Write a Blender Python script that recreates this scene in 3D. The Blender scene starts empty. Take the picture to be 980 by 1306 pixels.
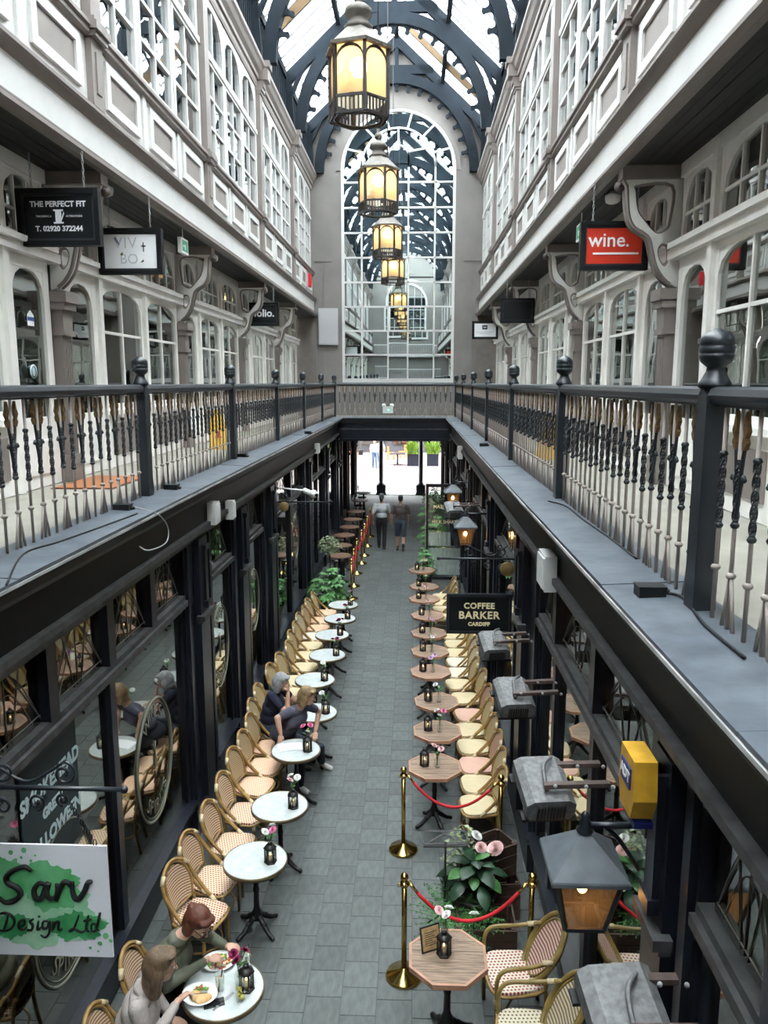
import bpy, bmesh, math, random
from mathutils import Vector, Matrix
random.seed(7)
PI = math.pi
SC = bpy.context.scene
COL = SC.collection
# ------------------------------------------------------------------ camera
CAM = Vector((0.6, 0.0, 5.2)); FPX = 981.4; PITCH = math.radians(9.55); YAW = math.radians(2.15)
cd = bpy.data.cameras.new('camera'); cam = bpy.data.objects.new('camera', cd); COL.objects.link(cam)
cam.location = CAM; cam.rotation_euler = (PI/2-PITCH, 0, YAW)
cd.sensor_fit = 'HORIZONTAL'; cd.sensor_width = 36; cd.lens = 36*FPX/980; cd.clip_start = 0.05; cd.clip_end = 400
SC.camera = cam
# ------------------------------------------------------------------ sky (overcast) and exposure
W = bpy.data.worlds.new('overcast_sky'); SC.world = W; W.use_nodes = True
bg = W.node_tree.nodes['Background']; bg.inputs[0].default_value = (0.965, 0.985, 1.0, 1); bg.inputs[1].default_value = 13.0
SC.view_settings.view_transform = 'Standard'; SC.view_settings.look = 'None'
SC.view_settings.exposure = 1.0; SC.view_settings.gamma = 1.0; SC.view_settings.use_curve_mapping = False
cy = SC.cycles
cy.use_denoising = True; cy.max_bounces = 7; cy.diffuse_bounces = 4; cy.glossy_bounces = 4; cy.transparent_max_bounces = 12
cy.transmission_bounces = 4; cy.sample_clamp_indirect = 8; cy.caustics_reflective = False; cy.caustics_refractive = False

# ------------------------------------------------------------------ helpers
_f = Vector((-math.sin(YAW)*math.cos(PITCH), math.cos(YAW)*math.cos(PITCH), -math.sin(PITCH)))
_r = Vector((math.cos(YAW), math.sin(YAW), 0)); _u = _r.cross(_f)
def at(px, py, x=None, y=None, z=None):
    """point on the ray through a photo pixel where it meets the plane x=, y= or z="""
    d = _f + _r*((px-490)/FPX) + _u*((653-py)/FPX)
    t = (z-CAM.z)/d.z if z is not None else ((y-CAM.y)/d.y if y is not None else (x-CAM.x)/d.x)
    return CAM + d*t
def S(r, g, b):
    return tuple(((c/255/12.92) if c <= 10 else ((c/255+.055)/1.055)**2.4) for c in (r, g, b))
class MB:
    def __init__(s): s.v = []; s.f = []; s.m = []; s.s = []
    def add(s, vs, fs, mi=0, sm=False):
        n = len(s.v); s.v += [tuple(p) for p in vs]
        for f in fs: s.f.append([i+n for i in f]); s.m.append(mi); s.s.append(sm)
        return s
    def box(s, x0, x1, y0, y1, z0, z1, mi=0):
        return s.add([(x0,y0,z0),(x1,y0,z0),(x1,y1,z0),(x0,y1,z0),(x0,y0,z1),(x1,y0,z1),(x1,y1,z1),(x0,y1,z1)],
                     [(0,3,2,1),(4,5,6,7),(0,1,5,4),(1,2,6,5),(2,3,7,6),(3,0,4,7)], mi)
    def obox(s, c, size, R=None, mi=0):
        c = Vector(c); R = R or Matrix.Identity(3); h = Vector(size)/2
        vs = [c+R@Vector((a*h.x, b*h.y, d*h.z)) for d in (-1,1) for a,b in ((-1,-1),(1,-1),(1,1),(-1,1))]
        return s.add(vs, [(0,3,2,1),(4,5,6,7),(0,1,5,4),(1,2,6,5),(2,3,7,6),(3,0,4,7)], mi)
    def bar(s, p0, p1, w, h, mi=0, up=(0,0,1)):
        p0 = Vector(p0); p1 = Vector(p1); d = (p1-p0); L = d.length; d.normalize()
        a = d.cross(Vector(up))
        if a.length < 1e-4: a = d.cross(Vector((0,1,0)))
        a.normalize(); b = a.cross(d)
        return s.obox((p0+p1)/2, (w, L, h), Matrix((a, d, b)).transposed(), mi)
    def tube(s, pts, r, n=8, mi=0, closed=False, caps=True, sm=True):
        P = [Vector(p) for p in pts]; m = len(P); R = r if isinstance(r, (list, tuple)) else [r]*m
        prev = None; vs = []
        for i, p in enumerate(P):
            a = P[(i-1) % m] if (i > 0 or closed) else p; b = P[(i+1) % m] if (i < m-1 or closed) else p
            t = (b-a).normalized()
            if prev is None:
                q = t.cross(Vector((0,0,1)))
                if q.length < .05: q = t.cross(Vector((0,1,0)))
            else:
                q = prev - t*prev.dot(t)
                if q.length < 1e-5: q = t.cross(Vector((0,0,1)))
            q.normalize(); prev = q; w = t.cross(q)
            for k in range(n):
                an = 2*PI*k/n; vs.append(p+(q*math.cos(an)+w*math.sin(an))*R[i])
        fs = []
        for i in range(m if closed else m-1):
            j = (i+1) % m
            for k in range(n): fs.append((i*n+k, i*n+(k+1) % n, j*n+(k+1) % n, j*n+k))
        if caps and not closed: fs += [tuple(range(n))[::-1], tuple(range((m-1)*n, m*n))]
        return s.add(vs, fs, mi, sm)
    def cyl(s, p0, p1, r0, r1=None, n=12, mi=0, sm=True): return s.tube([p0, p1], [r0, r0 if r1 is None else r1], n, mi, sm=sm)
    def lathe(s, prof, n=16, o=(0,0,0), mi=0, sm=True, rot=0.0):
        ox, oy, oz = o; vs = []; m = len(prof)
        for r, z in prof:
            for k in range(n):
                a = 2*PI*k/n+rot; vs.append((ox+r*math.cos(a), oy+r*math.sin(a), oz+z))
        fs = [(i*n+k, i*n+(k+1) % n, (i+1)*n+(k+1) % n, (i+1)*n+k) for i in range(m-1) for k in range(n)]
        if prof[0][0] > 1e-4: fs.append(tuple(range(n))[::-1])
        if prof[-1][0] > 1e-4: fs.append(tuple(range((m-1)*n, m*n)))
        return s.add(vs, fs, mi, sm)
    def ball(s, c, r, nu=12, nv=8, mi=0, R=None):
        rx, ry, rz = (r, r, r) if not isinstance(r, (tuple, list)) else r; c = Vector(c); vs = []
        for j in range(nv+1):
            t = PI*j/nv-PI/2
            for k in range(nu):
                a = 2*PI*k/nu; p = Vector((rx*math.cos(t)*math.cos(a), ry*math.cos(t)*math.sin(a), rz*math.sin(t)))
                vs.append(c+(R@p if R else p))
        return s.add(vs, [(j*nu+k, j*nu+(k+1) % nu, (j+1)*nu+(k+1) % nu, (j+1)*nu+k) for j in range(nv) for k in range(nu)], mi, True)
    def prism(s, poly, fn, w0, w1, mi=0):
        n = len(poly); vs = [fn(u, v, w0) for u, v in poly]+[fn(u, v, w1) for u, v in poly]
        return s.add(vs, [tuple(range(n))[::-1], tuple(range(n, 2*n))]+[(i, (i+1) % n, n+(i+1) % n, n+i) for i in range(n)], mi)
    def strip(s, A, B, fn, w0, w1, mi=0):
        """solid between two equal-length 2-D polylines, extruded"""
        n = len(A); vs = [fn(u, v, w) for w in (w0, w1) for P in (A, B) for u, v in P]; fs = []
        a0, b0, a1, b1 = 0, n, 2*n, 3*n
        for i in range(n-1):
            fs += [(a0+i, a0+i+1, b0+i+1, b0+i), (a1+i, b1+i, b1+i+1, a1+i+1), (a0+i, a1+i, a1+i+1, a0+i+1), (b0+i, b0+i+1, b1+i+1, b1+i)]
        fs += [(a0, b0, b1, a1), (a0+n-1, a1+n-1, b1+n-1, b0+n-1)]
        return s.add(vs, fs, mi)
    def mesh(s, name, mats):
        me = bpy.data.meshes.new(name); me.from_pydata(s.v, [], s.f)
        for m in (mats if isinstance(mats, (list, tuple)) else [mats]): me.materials.append(m)
        me.polygons.foreach_set('material_index', s.m); me.polygons.foreach_set('use_smooth', s.s)
        bm = bmesh.new(); bm.from_mesh(me); bmesh.ops.recalc_face_normals(bm, faces=bm.faces); bm.to_mesh(me); bm.free()
        me.update(); return me
    def build(s, name, mats, parent=None, loc=None, rot=None): return obj(name, s.mesh(name, mats), parent, loc, rot)
def obj(name, me, parent=None, loc=None, rot=None):
    o = bpy.data.objects.new(name, me); COL.objects.link(o)
    if parent is not None: o.parent = parent
    if loc is not None: o.location = loc
    if rot is not None: o.rotation_euler = rot
    return o
def tag(o, label=None, cat=None, group=None, kind=None):
    if label: o['label'] = label
    if cat: o['category'] = cat
    if group: o['group'] = group
    if kind: o['kind'] = kind
    return o
def thing(name, label, cat, loc=(0,0,0), rz=0.0, group=None):
    o = obj(name, None); o.location = loc; o.rotation_euler = (0,0,rz); o.empty_display_size = .1
    return tag(o, label, cat, group)
def struct(name, loc=(0,0,0)): return tag(obj(name, None, None, loc), kind='structure')
def copy_tree(o, parent=None, top=True):
    c = o.copy(); COL.objects.link(c); c.parent = parent
    for ch in list(o.children): copy_tree(ch, c, False)
    return c
def place(proto, used, loc, rz=0.0, label=None, group=None):
    """first use moves the prototype itself, later uses copy it with its parts"""
    if id(proto) in used: o = copy_tree(proto)
    else: used.add(id(proto)); o = proto
    o.location = loc; o.rotation_euler = (0,0,rz)
    if label: o['label'] = label
    if group: o['group'] = group
    return o
USED = set()
_tmp = []
def eval_mesh(o, name):
    dg = bpy.context.evaluated_depsgraph_get(); dg.update()
    me = bpy.data.meshes.new_from_object(o.evaluated_get(dg)); me.name = name
    d = o.data; bpy.data.objects.remove(o)
    if d and hasattr(d, 'splines'): bpy.data.curves.remove(d)
    return me
def poly_mesh(name, outer, holes, depth, M4, mat):
    """flat polygon with holes, given thickness, moved by a 4x4 matrix"""
    cu = bpy.data.curves.new('shape', 'CURVE'); cu.dimensions = '2D'; cu.fill_mode = 'BOTH'; cu.extrude = depth/2
    for L in [outer]+list(holes):
        sp = cu.splines.new('POLY'); sp.points.add(len(L)-1); sp.use_cyclic_u = True
        for p, (u, v) in zip(sp.points, L): p.co = (u, v, 0, 1)
    o = bpy.data.objects.new('shape', cu); COL.objects.link(o)
    me = eval_mesh(o, name); me.transform(M4); me.materials.clear(); me.materials.append(mat); me.update(); return me
def XZ(y=0.0, flip=1): return Matrix(((flip,0,0,0),(0,0,-1,y),(0,1,0,0),(0,0,0,1)))      # u->x, v->z (readable from the camera side)
def text_mesh(s, size, mat, depth=.004, M4=None, bold=0.0, shear=0.0, space=1.0, align='CENTER'):
    cu = bpy.data.curves.new('writing', 'FONT'); cu.body = s; cu.size = size; cu.extrude = depth/2; cu.offset = bold
    cu.shear = shear; cu.space_character = space; cu.align_x = align; cu.align_y = 'CENTER'; cu.resolution_u = 3
    o = bpy.data.objects.new('writing', cu); COL.objects.link(o)
    dg = bpy.context.evaluated_depsgraph_get(); dg.update()
    me = bpy.data.meshes.new_from_object(o.evaluated_get(dg)); bpy.data.objects.remove(o); bpy.data.curves.remove(cu)
    if M4: me.transform(M4)
    me.materials.clear(); me.materials.append(mat); me.name = 'lettering'; return me
def smoothpts(P, k=6, closed=False):
    """Catmull-Rom through points"""
    P = [Vector(p) for p in P]; n = len(P); out = []
    for i in range(n if closed else n-1):
        a = P[(i-1) % n] if (closed or i > 0) else P[0]; b = P[i]; c = P[(i+1) % n]; d = P[(i+2) % n] if (closed or i+2 < n) else P[-1]
        for j in range(k):
            t = j/k; out.append(.5*((2*b)+(c-a)*t+(2*a-5*b+4*c-d)*t*t+(3*b-a-3*c+d)*t**3))
    if not closed: out.append(P[-1])
    return out
ORD = 'first second third fourth fifth sixth seventh eighth ninth tenth eleventh twelfth thirteenth fourteenth fifteenth sixteenth seventeenth eighteenth nineteenth twentieth'.split()

# ------------------------------------------------------------------ materials
def mat(name, col, rough=.6, metal=0.0, var=0.0, scale=6.0, bump=0.0, bscale=40.0, col2=None, objrand=0.0, spec=None, stretch=None):
    m = bpy.data.materials.new(name); m.use_nodes = True; nt = m.node_tree; N = nt.nodes; L = nt.links
    b = N['Principled BSDF']; b.inputs['Roughness'].default_value = rough; b.inputs['Metallic'].default_value = metal
    if spec is not None: b.inputs['Specular IOR Level'].default_value = spec
    b.inputs['Base Color'].default_value = (*col, 1)
    tc = N.new('ShaderNodeTexCoord'); vec = tc.outputs['Object']
    if stretch:
        mp = N.new('ShaderNodeMapping'); mp.inputs['Scale'].default_value = stretch; L.new(vec, mp.inputs[0]); vec = mp.outputs[0]
    if var or col2:
        nz = N.new('ShaderNodeTexNoise'); nz.inputs['Scale'].default_value = scale; nz.inputs['Detail'].default_value = 5
        L.new(vec, nz.inputs['Vector'])
        cr = N.new('ShaderNodeValToRGB'); c2 = col2 or tuple(c*(1-var) for c in col); c1 = col if col2 else tuple(min(1, c*(1+var)) for c in col)
        cr.color_ramp.elements[0].position = .32; cr.color_ramp.elements[1].position = .68
        cr.color_ramp.elements[0].color = (*c2, 1); cr.color_ramp.elements[1].color = (*c1, 1)
        L.new(nz.outputs['Fac'], cr.inputs[0]); out = cr.outputs[0]
        if objrand:
            oi = N.new('ShaderNodeObjectInfo'); ge = N.new('ShaderNodeNewGeometry')
            ad = N.new('ShaderNodeMath'); ad.operation = 'ADD'; L.new(oi.outputs['Random'], ad.inputs[0]); L.new(ge.outputs['Random Per Island'], ad.inputs[1])
            fr = N.new('ShaderNodeMath'); fr.operation = 'FRACT'; L.new(ad.outputs[0], fr.inputs[0])
            mr = N.new('ShaderNodeMapRange'); mr.inputs[3].default_value = 1-objrand; mr.inputs[4].default_value = 1+objrand; L.new(fr.outputs[0], mr.inputs[0])
            mu = N.new('ShaderNodeVectorMath'); mu.operation = 'SCALE'; L.new(out, mu.inputs[0]); L.new(mr.outputs[0], mu.inputs['Scale']); out = mu.outputs[0]
        L.new(out, b.inputs['Base Color'])
    if bump:
        bn = N.new('ShaderNodeTexNoise'); bn.inputs['Scale'].default_value = bscale; bn.inputs['Detail'].default_value = 4; L.new(vec, bn.inputs['Vector'])
        bp = N.new('ShaderNodeBump'); bp.inputs['Strength'].default_value = bump; bp.inputs['Distance'].default_value = .01
        L.new(bn.outputs['Fac'], bp.inputs['Height']); L.new(bp.outputs[0], b.inputs['Normal'])
    return m
def emit(name, col, strength):
    m = bpy.data.materials.new(name); m.use_nodes = True; nt = m.node_tree; nt.nodes.clear()
    e = nt.nodes.new('ShaderNodeEmission'); e.inputs[0].default_value = (*col, 1); e.inputs[1].default_value = strength
    o = nt.nodes.new('ShaderNodeOutputMaterial'); nt.links.new(e.outputs[0], o.inputs[0]); return m
def glass(name, tint, base=.06, ior=1.5, rough=0.0, trans=None, wobble=0.0):
    """window glass: Fresnel mirror over a tinted see-through sheet; trans = share of milky diffusion"""
    m = bpy.data.materials.new(name); m.use_nodes = True; nt = m.node_tree; N = nt.nodes; L = nt.links; N.clear()
    o = N.new('ShaderNodeOutputMaterial'); t = N.new('ShaderNodeBsdfTransparent'); t.inputs[0].default_value = (*tint, 1)
    body = t.outputs[0]
    if trans:
        tr = N.new('ShaderNodeBsdfTranslucent'); tr.inputs[0].default_value = (*trans[1], 1)
        mx = N.new('ShaderNodeMixShader'); mx.inputs[0].default_value = trans[0]; L.new(body, mx.inputs[1]); L.new(tr.outputs[0], mx.inputs[2]); body = mx.outputs[0]
    g = N.new('ShaderNodeBsdfGlossy'); g.inputs['Roughness'].default_value = rough; g.inputs['Color'].default_value = (.95,.97,.95,1)
    lw = N.new('ShaderNodeLayerWeight'); lw.inputs['Blend'].default_value = .5
    pw = N.new('ShaderNodeMath'); pw.operation = 'POWER'; pw.inputs[1].default_value = 4.0; L.new(lw.outputs['Facing'], pw.inputs[0])
    fr = N.new('ShaderNodeMath'); fr.operation = 'MULTIPLY_ADD'; f0 = ((ior-1)/(ior+1))**2; fr.inputs[1].default_value = 1-f0; fr.inputs[2].default_value = f0; L.new(pw.outputs[0], fr.inputs[0])
    if wobble:
        tc = N.new('ShaderNodeTexCoord'); nz = N.new('ShaderNodeTexNoise'); nz.inputs['Scale'].default_value = 1.3; L.new(tc.outputs['Object'], nz.inputs['Vector'])
        bp = N.new('ShaderNodeBump'); bp.inputs['Strength'].default_value = wobble; bp.inputs['Distance'].default_value = .05
        L.new(nz.outputs['Fac'], bp.inputs['Height']); L.new(bp.outputs[0], g.inputs['Normal'])
    ad = N.new('ShaderNodeMath'); ad.operation = 'ADD'; ad.use_clamp = True; ad.inputs[1].default_value = base; L.new(fr.outputs[0], ad.inputs[0])
    mx = N.new('ShaderNodeMixShader'); L.new(ad.outputs[0], mx.inputs[0]); L.new(body, mx.inputs[1]); L.new(g.outputs[0], mx.inputs[2])
    L.new(mx.outputs[0], o.inputs[0]); return m
def weave(name, base, dot, kx, ky, rad, stripes=False, rough=.55):
    """woven cane: dots of a second colour on a staggered grid (or curved rows when stripes)"""
    m = bpy.data.materials.new(name); m.use_nodes = True; nt = m.node_tree; N = nt.nodes; L = nt.links
    b = N['Principled BSDF']; b.inputs['Roughness'].default_value = rough
    tc = N.new('ShaderNodeTexCoord'); sx = N.new('ShaderNodeSeparateXYZ'); L.new(tc.outputs['UV'], sx.inputs[0])
    def M(op, a, c=None, d=None):
        n = N.new('ShaderNodeMath'); n.operation = op
        for i, q in enumerate((a, c, d)):
            if q is None: continue
            if isinstance(q, (int, float)): n.inputs[i].default_value = q
            else: L.new(q, n.inputs[i])
        return n.outputs[0]
    u = M('MULTIPLY', sx.outputs[0], kx); v = M('MULTIPLY', sx.outputs[1], ky)
    if stripes:
        c = M('SUBTRACT', M('FRACT', v), .5); fac = M('LESS_THAN', M('ABSOLUTE', c), rad)
        brk = M('LESS_THAN', M('ABSOLUTE', M('SUBTRACT', M('FRACT', u), .5)), .6); fac = M('MULTIPLY', fac, brk)
    else:
        u2 = M('ADD', u, M('MULTIPLY', M('MODULO', M('FLOOR', v), 2.0), .5))
        du = M('SUBTRACT', M('FRACT', u2), .5); dv = M('SUBTRACT', M('FRACT', v), .5)
        fac = M('LESS_THAN', M('ADD', M('MULTIPLY', du, du), M('MULTIPLY', dv, dv)), rad*rad)
    mx = N.new('ShaderNodeMix'); mx.data_type = 'RGBA'; mx.inputs[6].default_value = (*base, 1); mx.inputs[7].default_value = (*dot, 1)
    L.new(fac, mx.inputs[0]); L.new(mx.outputs[2], b.inputs['Base Color']); return m
M = {}
M['white'] = mat('white_gloss_paint', (.61,.605,.59), .45, var=.05, scale=3)
M['cream'] = mat('ivory_paint', (.82,.80,.755), .45, var=.06, scale=2.5)
M['taupe'] = mat('taupe_paint', (.215,.183,.168), .5, var=.06, scale=3)
M['plaster'] = mat('taupe_plaster', (.205,.19,.178), .85, var=.10, scale=1.2, bump=.15, bscale=8)
M['navy'] = mat('navy_gloss_paint', (.010,.013,.022), .32, var=.15, scale=4)
M['slateblue'] = mat('slate_blue_iron', (.014,.020,.027), .75, var=.12, scale=4, spec=.15)
M['blackpaint'] = mat('black_paint', (.007,.008,.009), .45, var=.2, scale=5, spec=.35)
M['dusty'] = mat('dusty_black_paint', (.085,.085,.085), .55, col2=(.035,.035,.036), scale=9)
M['board'] = mat('black_boarding', (.010,.011,.011), .6, var=.15, scale=3)
M['iron'] = mat('dark_iron_paint', (.016,.021,.027), .35, var=.1, scale=8)
M['gold'] = mat('gilded_iron', (.15,.088,.03), .5, .4, var=.25, scale=30)
M['balust'] = mat('taupe_iron_paint', (.36,.305,.275), .5, var=.05, scale=9)
M['lead'] = mat('lead_sheet', (.115,.135,.158), .42, col2=(.058,.070,.088), scale=5, bump=.12, bscale=12)
M['slate'] = mat('slate_tile', (.100,.110,.105), .55, col2=(.062,.071,.069), scale=7, bump=.10, bscale=30, objrand=.17, stretch=(3,1,1))
M['grout'] = mat('dark_grout', (.05,.055,.055), .9)
M['deck'] = mat('worn_gallery_floor', (.27,.255,.215), .8, var=.10, scale=3)
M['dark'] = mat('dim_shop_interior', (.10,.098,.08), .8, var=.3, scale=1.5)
M['rooftimber'] = mat('bare_timber', (.36,.24,.13), .7, var=.15, scale=5, stretch=(1,1,6))
M['roofglass'] = glass('roof_glass', (.80,.83,.84), .02, 1.3, .15, trans=(.55,(.80,.83,.84)))
M['glassup'] = glass('upper_window_glass', (.55,.60,.62), .22, 1.5, wobble=.08)
M['glassgal'] = glass('gallery_window_glass', (.46,.50,.48), .20, 1.5, wobble=.05)
M['glassshop'] = glass('shop_window_glass', (.62,.60,.50), .17, 1.5, wobble=.01)
M['mirror'] = None
M['brass'] = mat('polished_brass', (.62,.43,.13), .18, 1.0, var=.12, scale=6)
M['castiron'] = mat('black_cast_iron', (.010,.010,.011), .45)
M['marble'] = mat('white_marble', (.58,.61,.60), .22, col2=(.47,.51,.50), scale=14)
M['bronze'] = mat('bronze_edging', (.20,.15,.08), .4, .6)
M['rattan'] = mat('honey_rattan', (.34,.20,.065), .42, var=.28, scale=12)
M['wrap'] = mat('pale_cane_binding', (.62,.50,.31), .6, var=.15, scale=40)
M['wood'] = mat('weathered_table_wood', (.34,.235,.16), .6, col2=(.14,.09,.06), scale=4, stretch=(1.5,16,1), objrand=.15)
M['wood2'] = mat('pinkish_table_wood', (.40,.255,.18), .6, col2=(.22,.13,.09), scale=4, stretch=(1.5,16,1), objrand=.12)
M['woodedge'] = mat('table_edge_wood', (.40,.21,.13), .5, var=.2, scale=8)
M['velvet'] = mat('red_velvet', (.55,.008,.02), .7, var=.1, scale=30)
M['white_pl'] = mat('white_plastic', (.75,.75,.73), .45)
M['grey_pl'] = mat('grey_plastic', (.33,.33,.33), .5, var=.2, scale=20)
M['heater'] = mat('grey_cast_aluminium', (.19,.19,.19), .6, .2, col2=(.10,.10,.10), scale=30)
M['rust'] = mat('rust_brown_iron', (.075,.05,.042), .6, var=.3, scale=20)
M['leafd'] = mat('dark_green_leaf', (.012,.042,.018), .45, var=.4, scale=20, objrand=.3)
M['leaf'] = mat('green_leaf', (.06,.19,.045), .45, var=.3, scale=20, objrand=.3)
M['leafv'] = mat('variegated_leaf', (.38,.42,.26), .5, col2=(.08,.15,.05), scale=40, objrand=.2)
M['stem'] = mat('green_stem', (.06,.11,.03), .6)
M['bark'] = mat('brown_bark', (.10,.065,.04), .8, var=.2, scale=20)
M['soil'] = mat('dark_soil', (.02,.015,.012), .95)
M['ink'] = mat('black_print', (.01,.01,.01), .6)
M['signwhite'] = mat('white_sign_face', (.82,.83,.84), .4)
M['signblack'] = mat('black_sign_face', (.006,.007,.009), .55, spec=.25)
M['signred'] = mat('red_sign_face', (.62,.035,.012), .4)
M['goldpaint'] = mat('pale_gold_lettering', (.86,.76,.46), .5)
M['clear'] = glass('clear_glass', (.92,.95,.93), .03, 1.4)
def mirror_mat():
    m = bpy.data.materials.new('mirror_glass'); m.use_nodes = True; b = m.node_tree.nodes['Principled BSDF']
    b.inputs['Metallic'].default_value = 1; b.inputs['Roughness'].default_value = .01; b.inputs['Base Color'].default_value = (.66,.76,.76,1); return m
M['mirror'] = mirror_mat()
# ================================================================== STRUCTURE
KERB = 4.08; KD = 1.66; RD = 2.02; GW = 3.45; SOF = 7.46; SHOP = 1.92
UB = [-9.8+4.65*k for k in range(8)]+[27.1]          # upper bay lines
POSTY = [3.73+3.672*k for k in range(-1, 7)]          # balustrade posts
YB = 27.1; YK = 24.8; Y0 = -9.8
def extr(mb, prof, s, y0, y1, mi=0):
    return mb.prism(prof, lambda u, v, w: (s*u, w, v), y0, y1, mi)
# ---- ground floor and its tiles
fl = MB().box(-4.6,4.6,Y0,36.4,-.15,-.006).build('floor', M['grout']); tag(fl, kind='structure')
tw = .302; x0 = .62; cols = range(-9, 5)
tile_me = MB().box(-tw/2+.0028, tw/2-.0028, -tw/2+.0028, tw/2-.0028, -.02, 0).mesh('tile', M['slate'])
spots = []
for c in cols:
    yy = Y0+(0 if c % 2 else tw/2)+(c*37 % 5)*.012
    while yy < 36.2:
        spots.append((x0+(c+.5)*tw, yy)); yy += tw
vis = []
for (x, y) in spots:
    d = Vector((x, y, 0))-CAM; zc = d.dot(_f)
    if zc < .5: continue
    px = 490+FPX*d.dot(_r)/zc; py = 653-FPX*d.dot(_u)/zc
    # the open aisle between the two rows of tables is where tiles can be picked out
    if py < 1325 and 235 < px < 660 and -1.25 < x < 1.25: vis.append((py, x, y))
vis = sorted(vis, reverse=True)[:298]; vs = {(x, y) for _, x, y in vis}
rest = MB()
for (x, y) in spots:
    if (x, y) in vs:
        o = obj('tile', tile_me, fl, (x, y, 0)); o.rotation_euler = (random.uniform(-.002,.002), random.uniform(-.002,.002), 0)
    else:
        h = tw/2-.0028; z = random.uniform(-.001,.0004); rest.box(x-h, x+h, y-h, y+h, -.02, z)
tag(rest.build('tile_field', M['slate'], fl), kind='stuff')
# ---- street beyond the far end
M['street'] = mat('pink_street_paving', (.11,.092,.088), .7, col2=(.085,.068,.065), scale=.7, stretch=(1,3,1))
st = MB().box(-30,30,36.4,120,-.15,.0).build('ground_street', M['street']); tag(st, kind='structure')
M['threshold'] = mat('pale_threshold_stone', (.40,.40,.39), .6, var=.1)
tag(MB().box(-2.6,2.6,35.7,36.9,.0,.035).build('step_threshold', M['threshold']), kind='structure')
# ---- gallery decks, kerbs with lead sheets, cornices
lead_prof = [(KD-.005, KERB+.006), (KD-.005, KERB-.012), (RD+.12, KERB-.012), (RD+.12, KERB+.03)]
for n, s in ((1, -1), (2, 1)):
    tr = struct('trim_%d' % n)
    mb = MB()
    extr(mb, [(KD, KERB-.012), (KD, KERB-.05), (KD+.05, KERB-.075), (KD+.06, KERB-.13), (KD+.12, KERB-.16), (KD+.14, KERB-.2), (2.3, KERB-.2), (2.3, KERB-.012)], s, Y0, YK)
    mb.build('cornice', M['blackpaint'], tr)
    mb = MB(); extr(mb, [(KD-.012, KERB-.014), (KD-.012, KERB-.034), (KD+.01, KERB-.034), (KD+.01, KERB-.018)], s, Y0, YK)
    mb.build('drip_edge', mat('worn_metal_edge', (.62,.62,.60), .5, col2=(.30,.30,.30), scale=6, stretch=(1,.6,1)), tr)
    mb = MB(); extr(mb, [(KD+.16, KERB-.2), (KD+.16, 3.52), (2.2, 3.52), (2.2, KERB-.2)], s, Y0, YK); mb.build('fascia', M['blackpaint'], tr)
    mb = MB()
    extr(mb, [(KD+.10, 3.60), (KD+.10, 3.55), (KD+.15, 3.53), (KD+.16, 3.49), (KD+.21, 3.47), (KD+.22, 3.42), (2.2, 3.42), (2.2, 3.60)], s, Y0, YK)
    mb.build('architrave', M['dusty'], tr)
    y = Y0
    k = 0
    while y < YK+.3:
        L = min(1.83+.2*((k*7) % 3), YK+.35-y); mb = MB()
        extr(mb, lead_prof, s, y, y+L-.006); sh = mb.build('lead_sheet', M['lead'], tr); sh.location = (0, 0, .002*((k*5) % 3)); y += L; k += 1
    gf = MB().box(min(s*2.1, s*3.6), max(s*2.1, s*3.6), Y0, YB, KERB-.14, KERB-.01).build('gallery_floor', M['deck']); tag(gf, kind='structure')
    # shop ceiling under the gallery and the dim room behind the shop glass
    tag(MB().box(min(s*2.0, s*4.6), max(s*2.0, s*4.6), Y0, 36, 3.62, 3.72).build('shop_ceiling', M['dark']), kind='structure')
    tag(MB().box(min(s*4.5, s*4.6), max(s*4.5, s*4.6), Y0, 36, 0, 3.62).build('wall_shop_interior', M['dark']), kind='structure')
# ---- far gallery: deck, beam over the passage
gfl = MB().box(-2.1,2.1,YK+.3,YB,KERB-.14,KERB-.01).build('gallery_floor', M['deck']); tag(gfl, kind='structure')
tr = struct('trim_3')
MB().box(-2.2,2.2,YK,YK+.35,3.42,KERB-.02).build('beam', M['navy'], tr)
MB().box(-1.7,1.7,YK-.05,YK,KERB-.16,KERB-.02).build('cornice', M['blackpaint'], tr)
MB().box(-1.75,1.75,YK-.03,YK,3.70,3.74).build('moulding', M['dusty'], tr)
MB().box(-1.75,1.75,YK-.03,YK+.35,3.34,3.42).build('architrave', M['navy'], tr)
MB().box(-1.68,1.68,YK-.06,YK+.95,KERB-.012,KERB+.004).build('lead_sheet', M['lead'], tr)
tag(MB().box(-2.2,2.2,YK+.35,36.2,3.45,3.6).build('ceiling_passage', M['blackpaint']), kind='structure')
# ---- cross bridge the viewer stands on, below and behind the camera
tag(MB().box(-2.1,2.1,-2.2,-.15,KERB-.3,KERB-.01).build('gallery_floor', M['deck']), kind='structure')

# ---- soffit boards above the galleries
for n, s in ((1,-1), (2,1)):
    ce = struct('ceiling_%d' % n)
    MB().box(min(s*2.75,s*3.5),max(s*2.75,s*3.5),Y0,YB,SOF+.03,SOF+.1).build('backing', M['blackpaint'], ce)
    for k in range(6):
        a = 2.80+k*.108; MB().box(min(s*a,s*(a+.1)),max(s*a,s*(a+.1)),Y0,YB,SOF+.002*(k % 2),SOF+.03).build('board', M['board'], ce)

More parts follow.
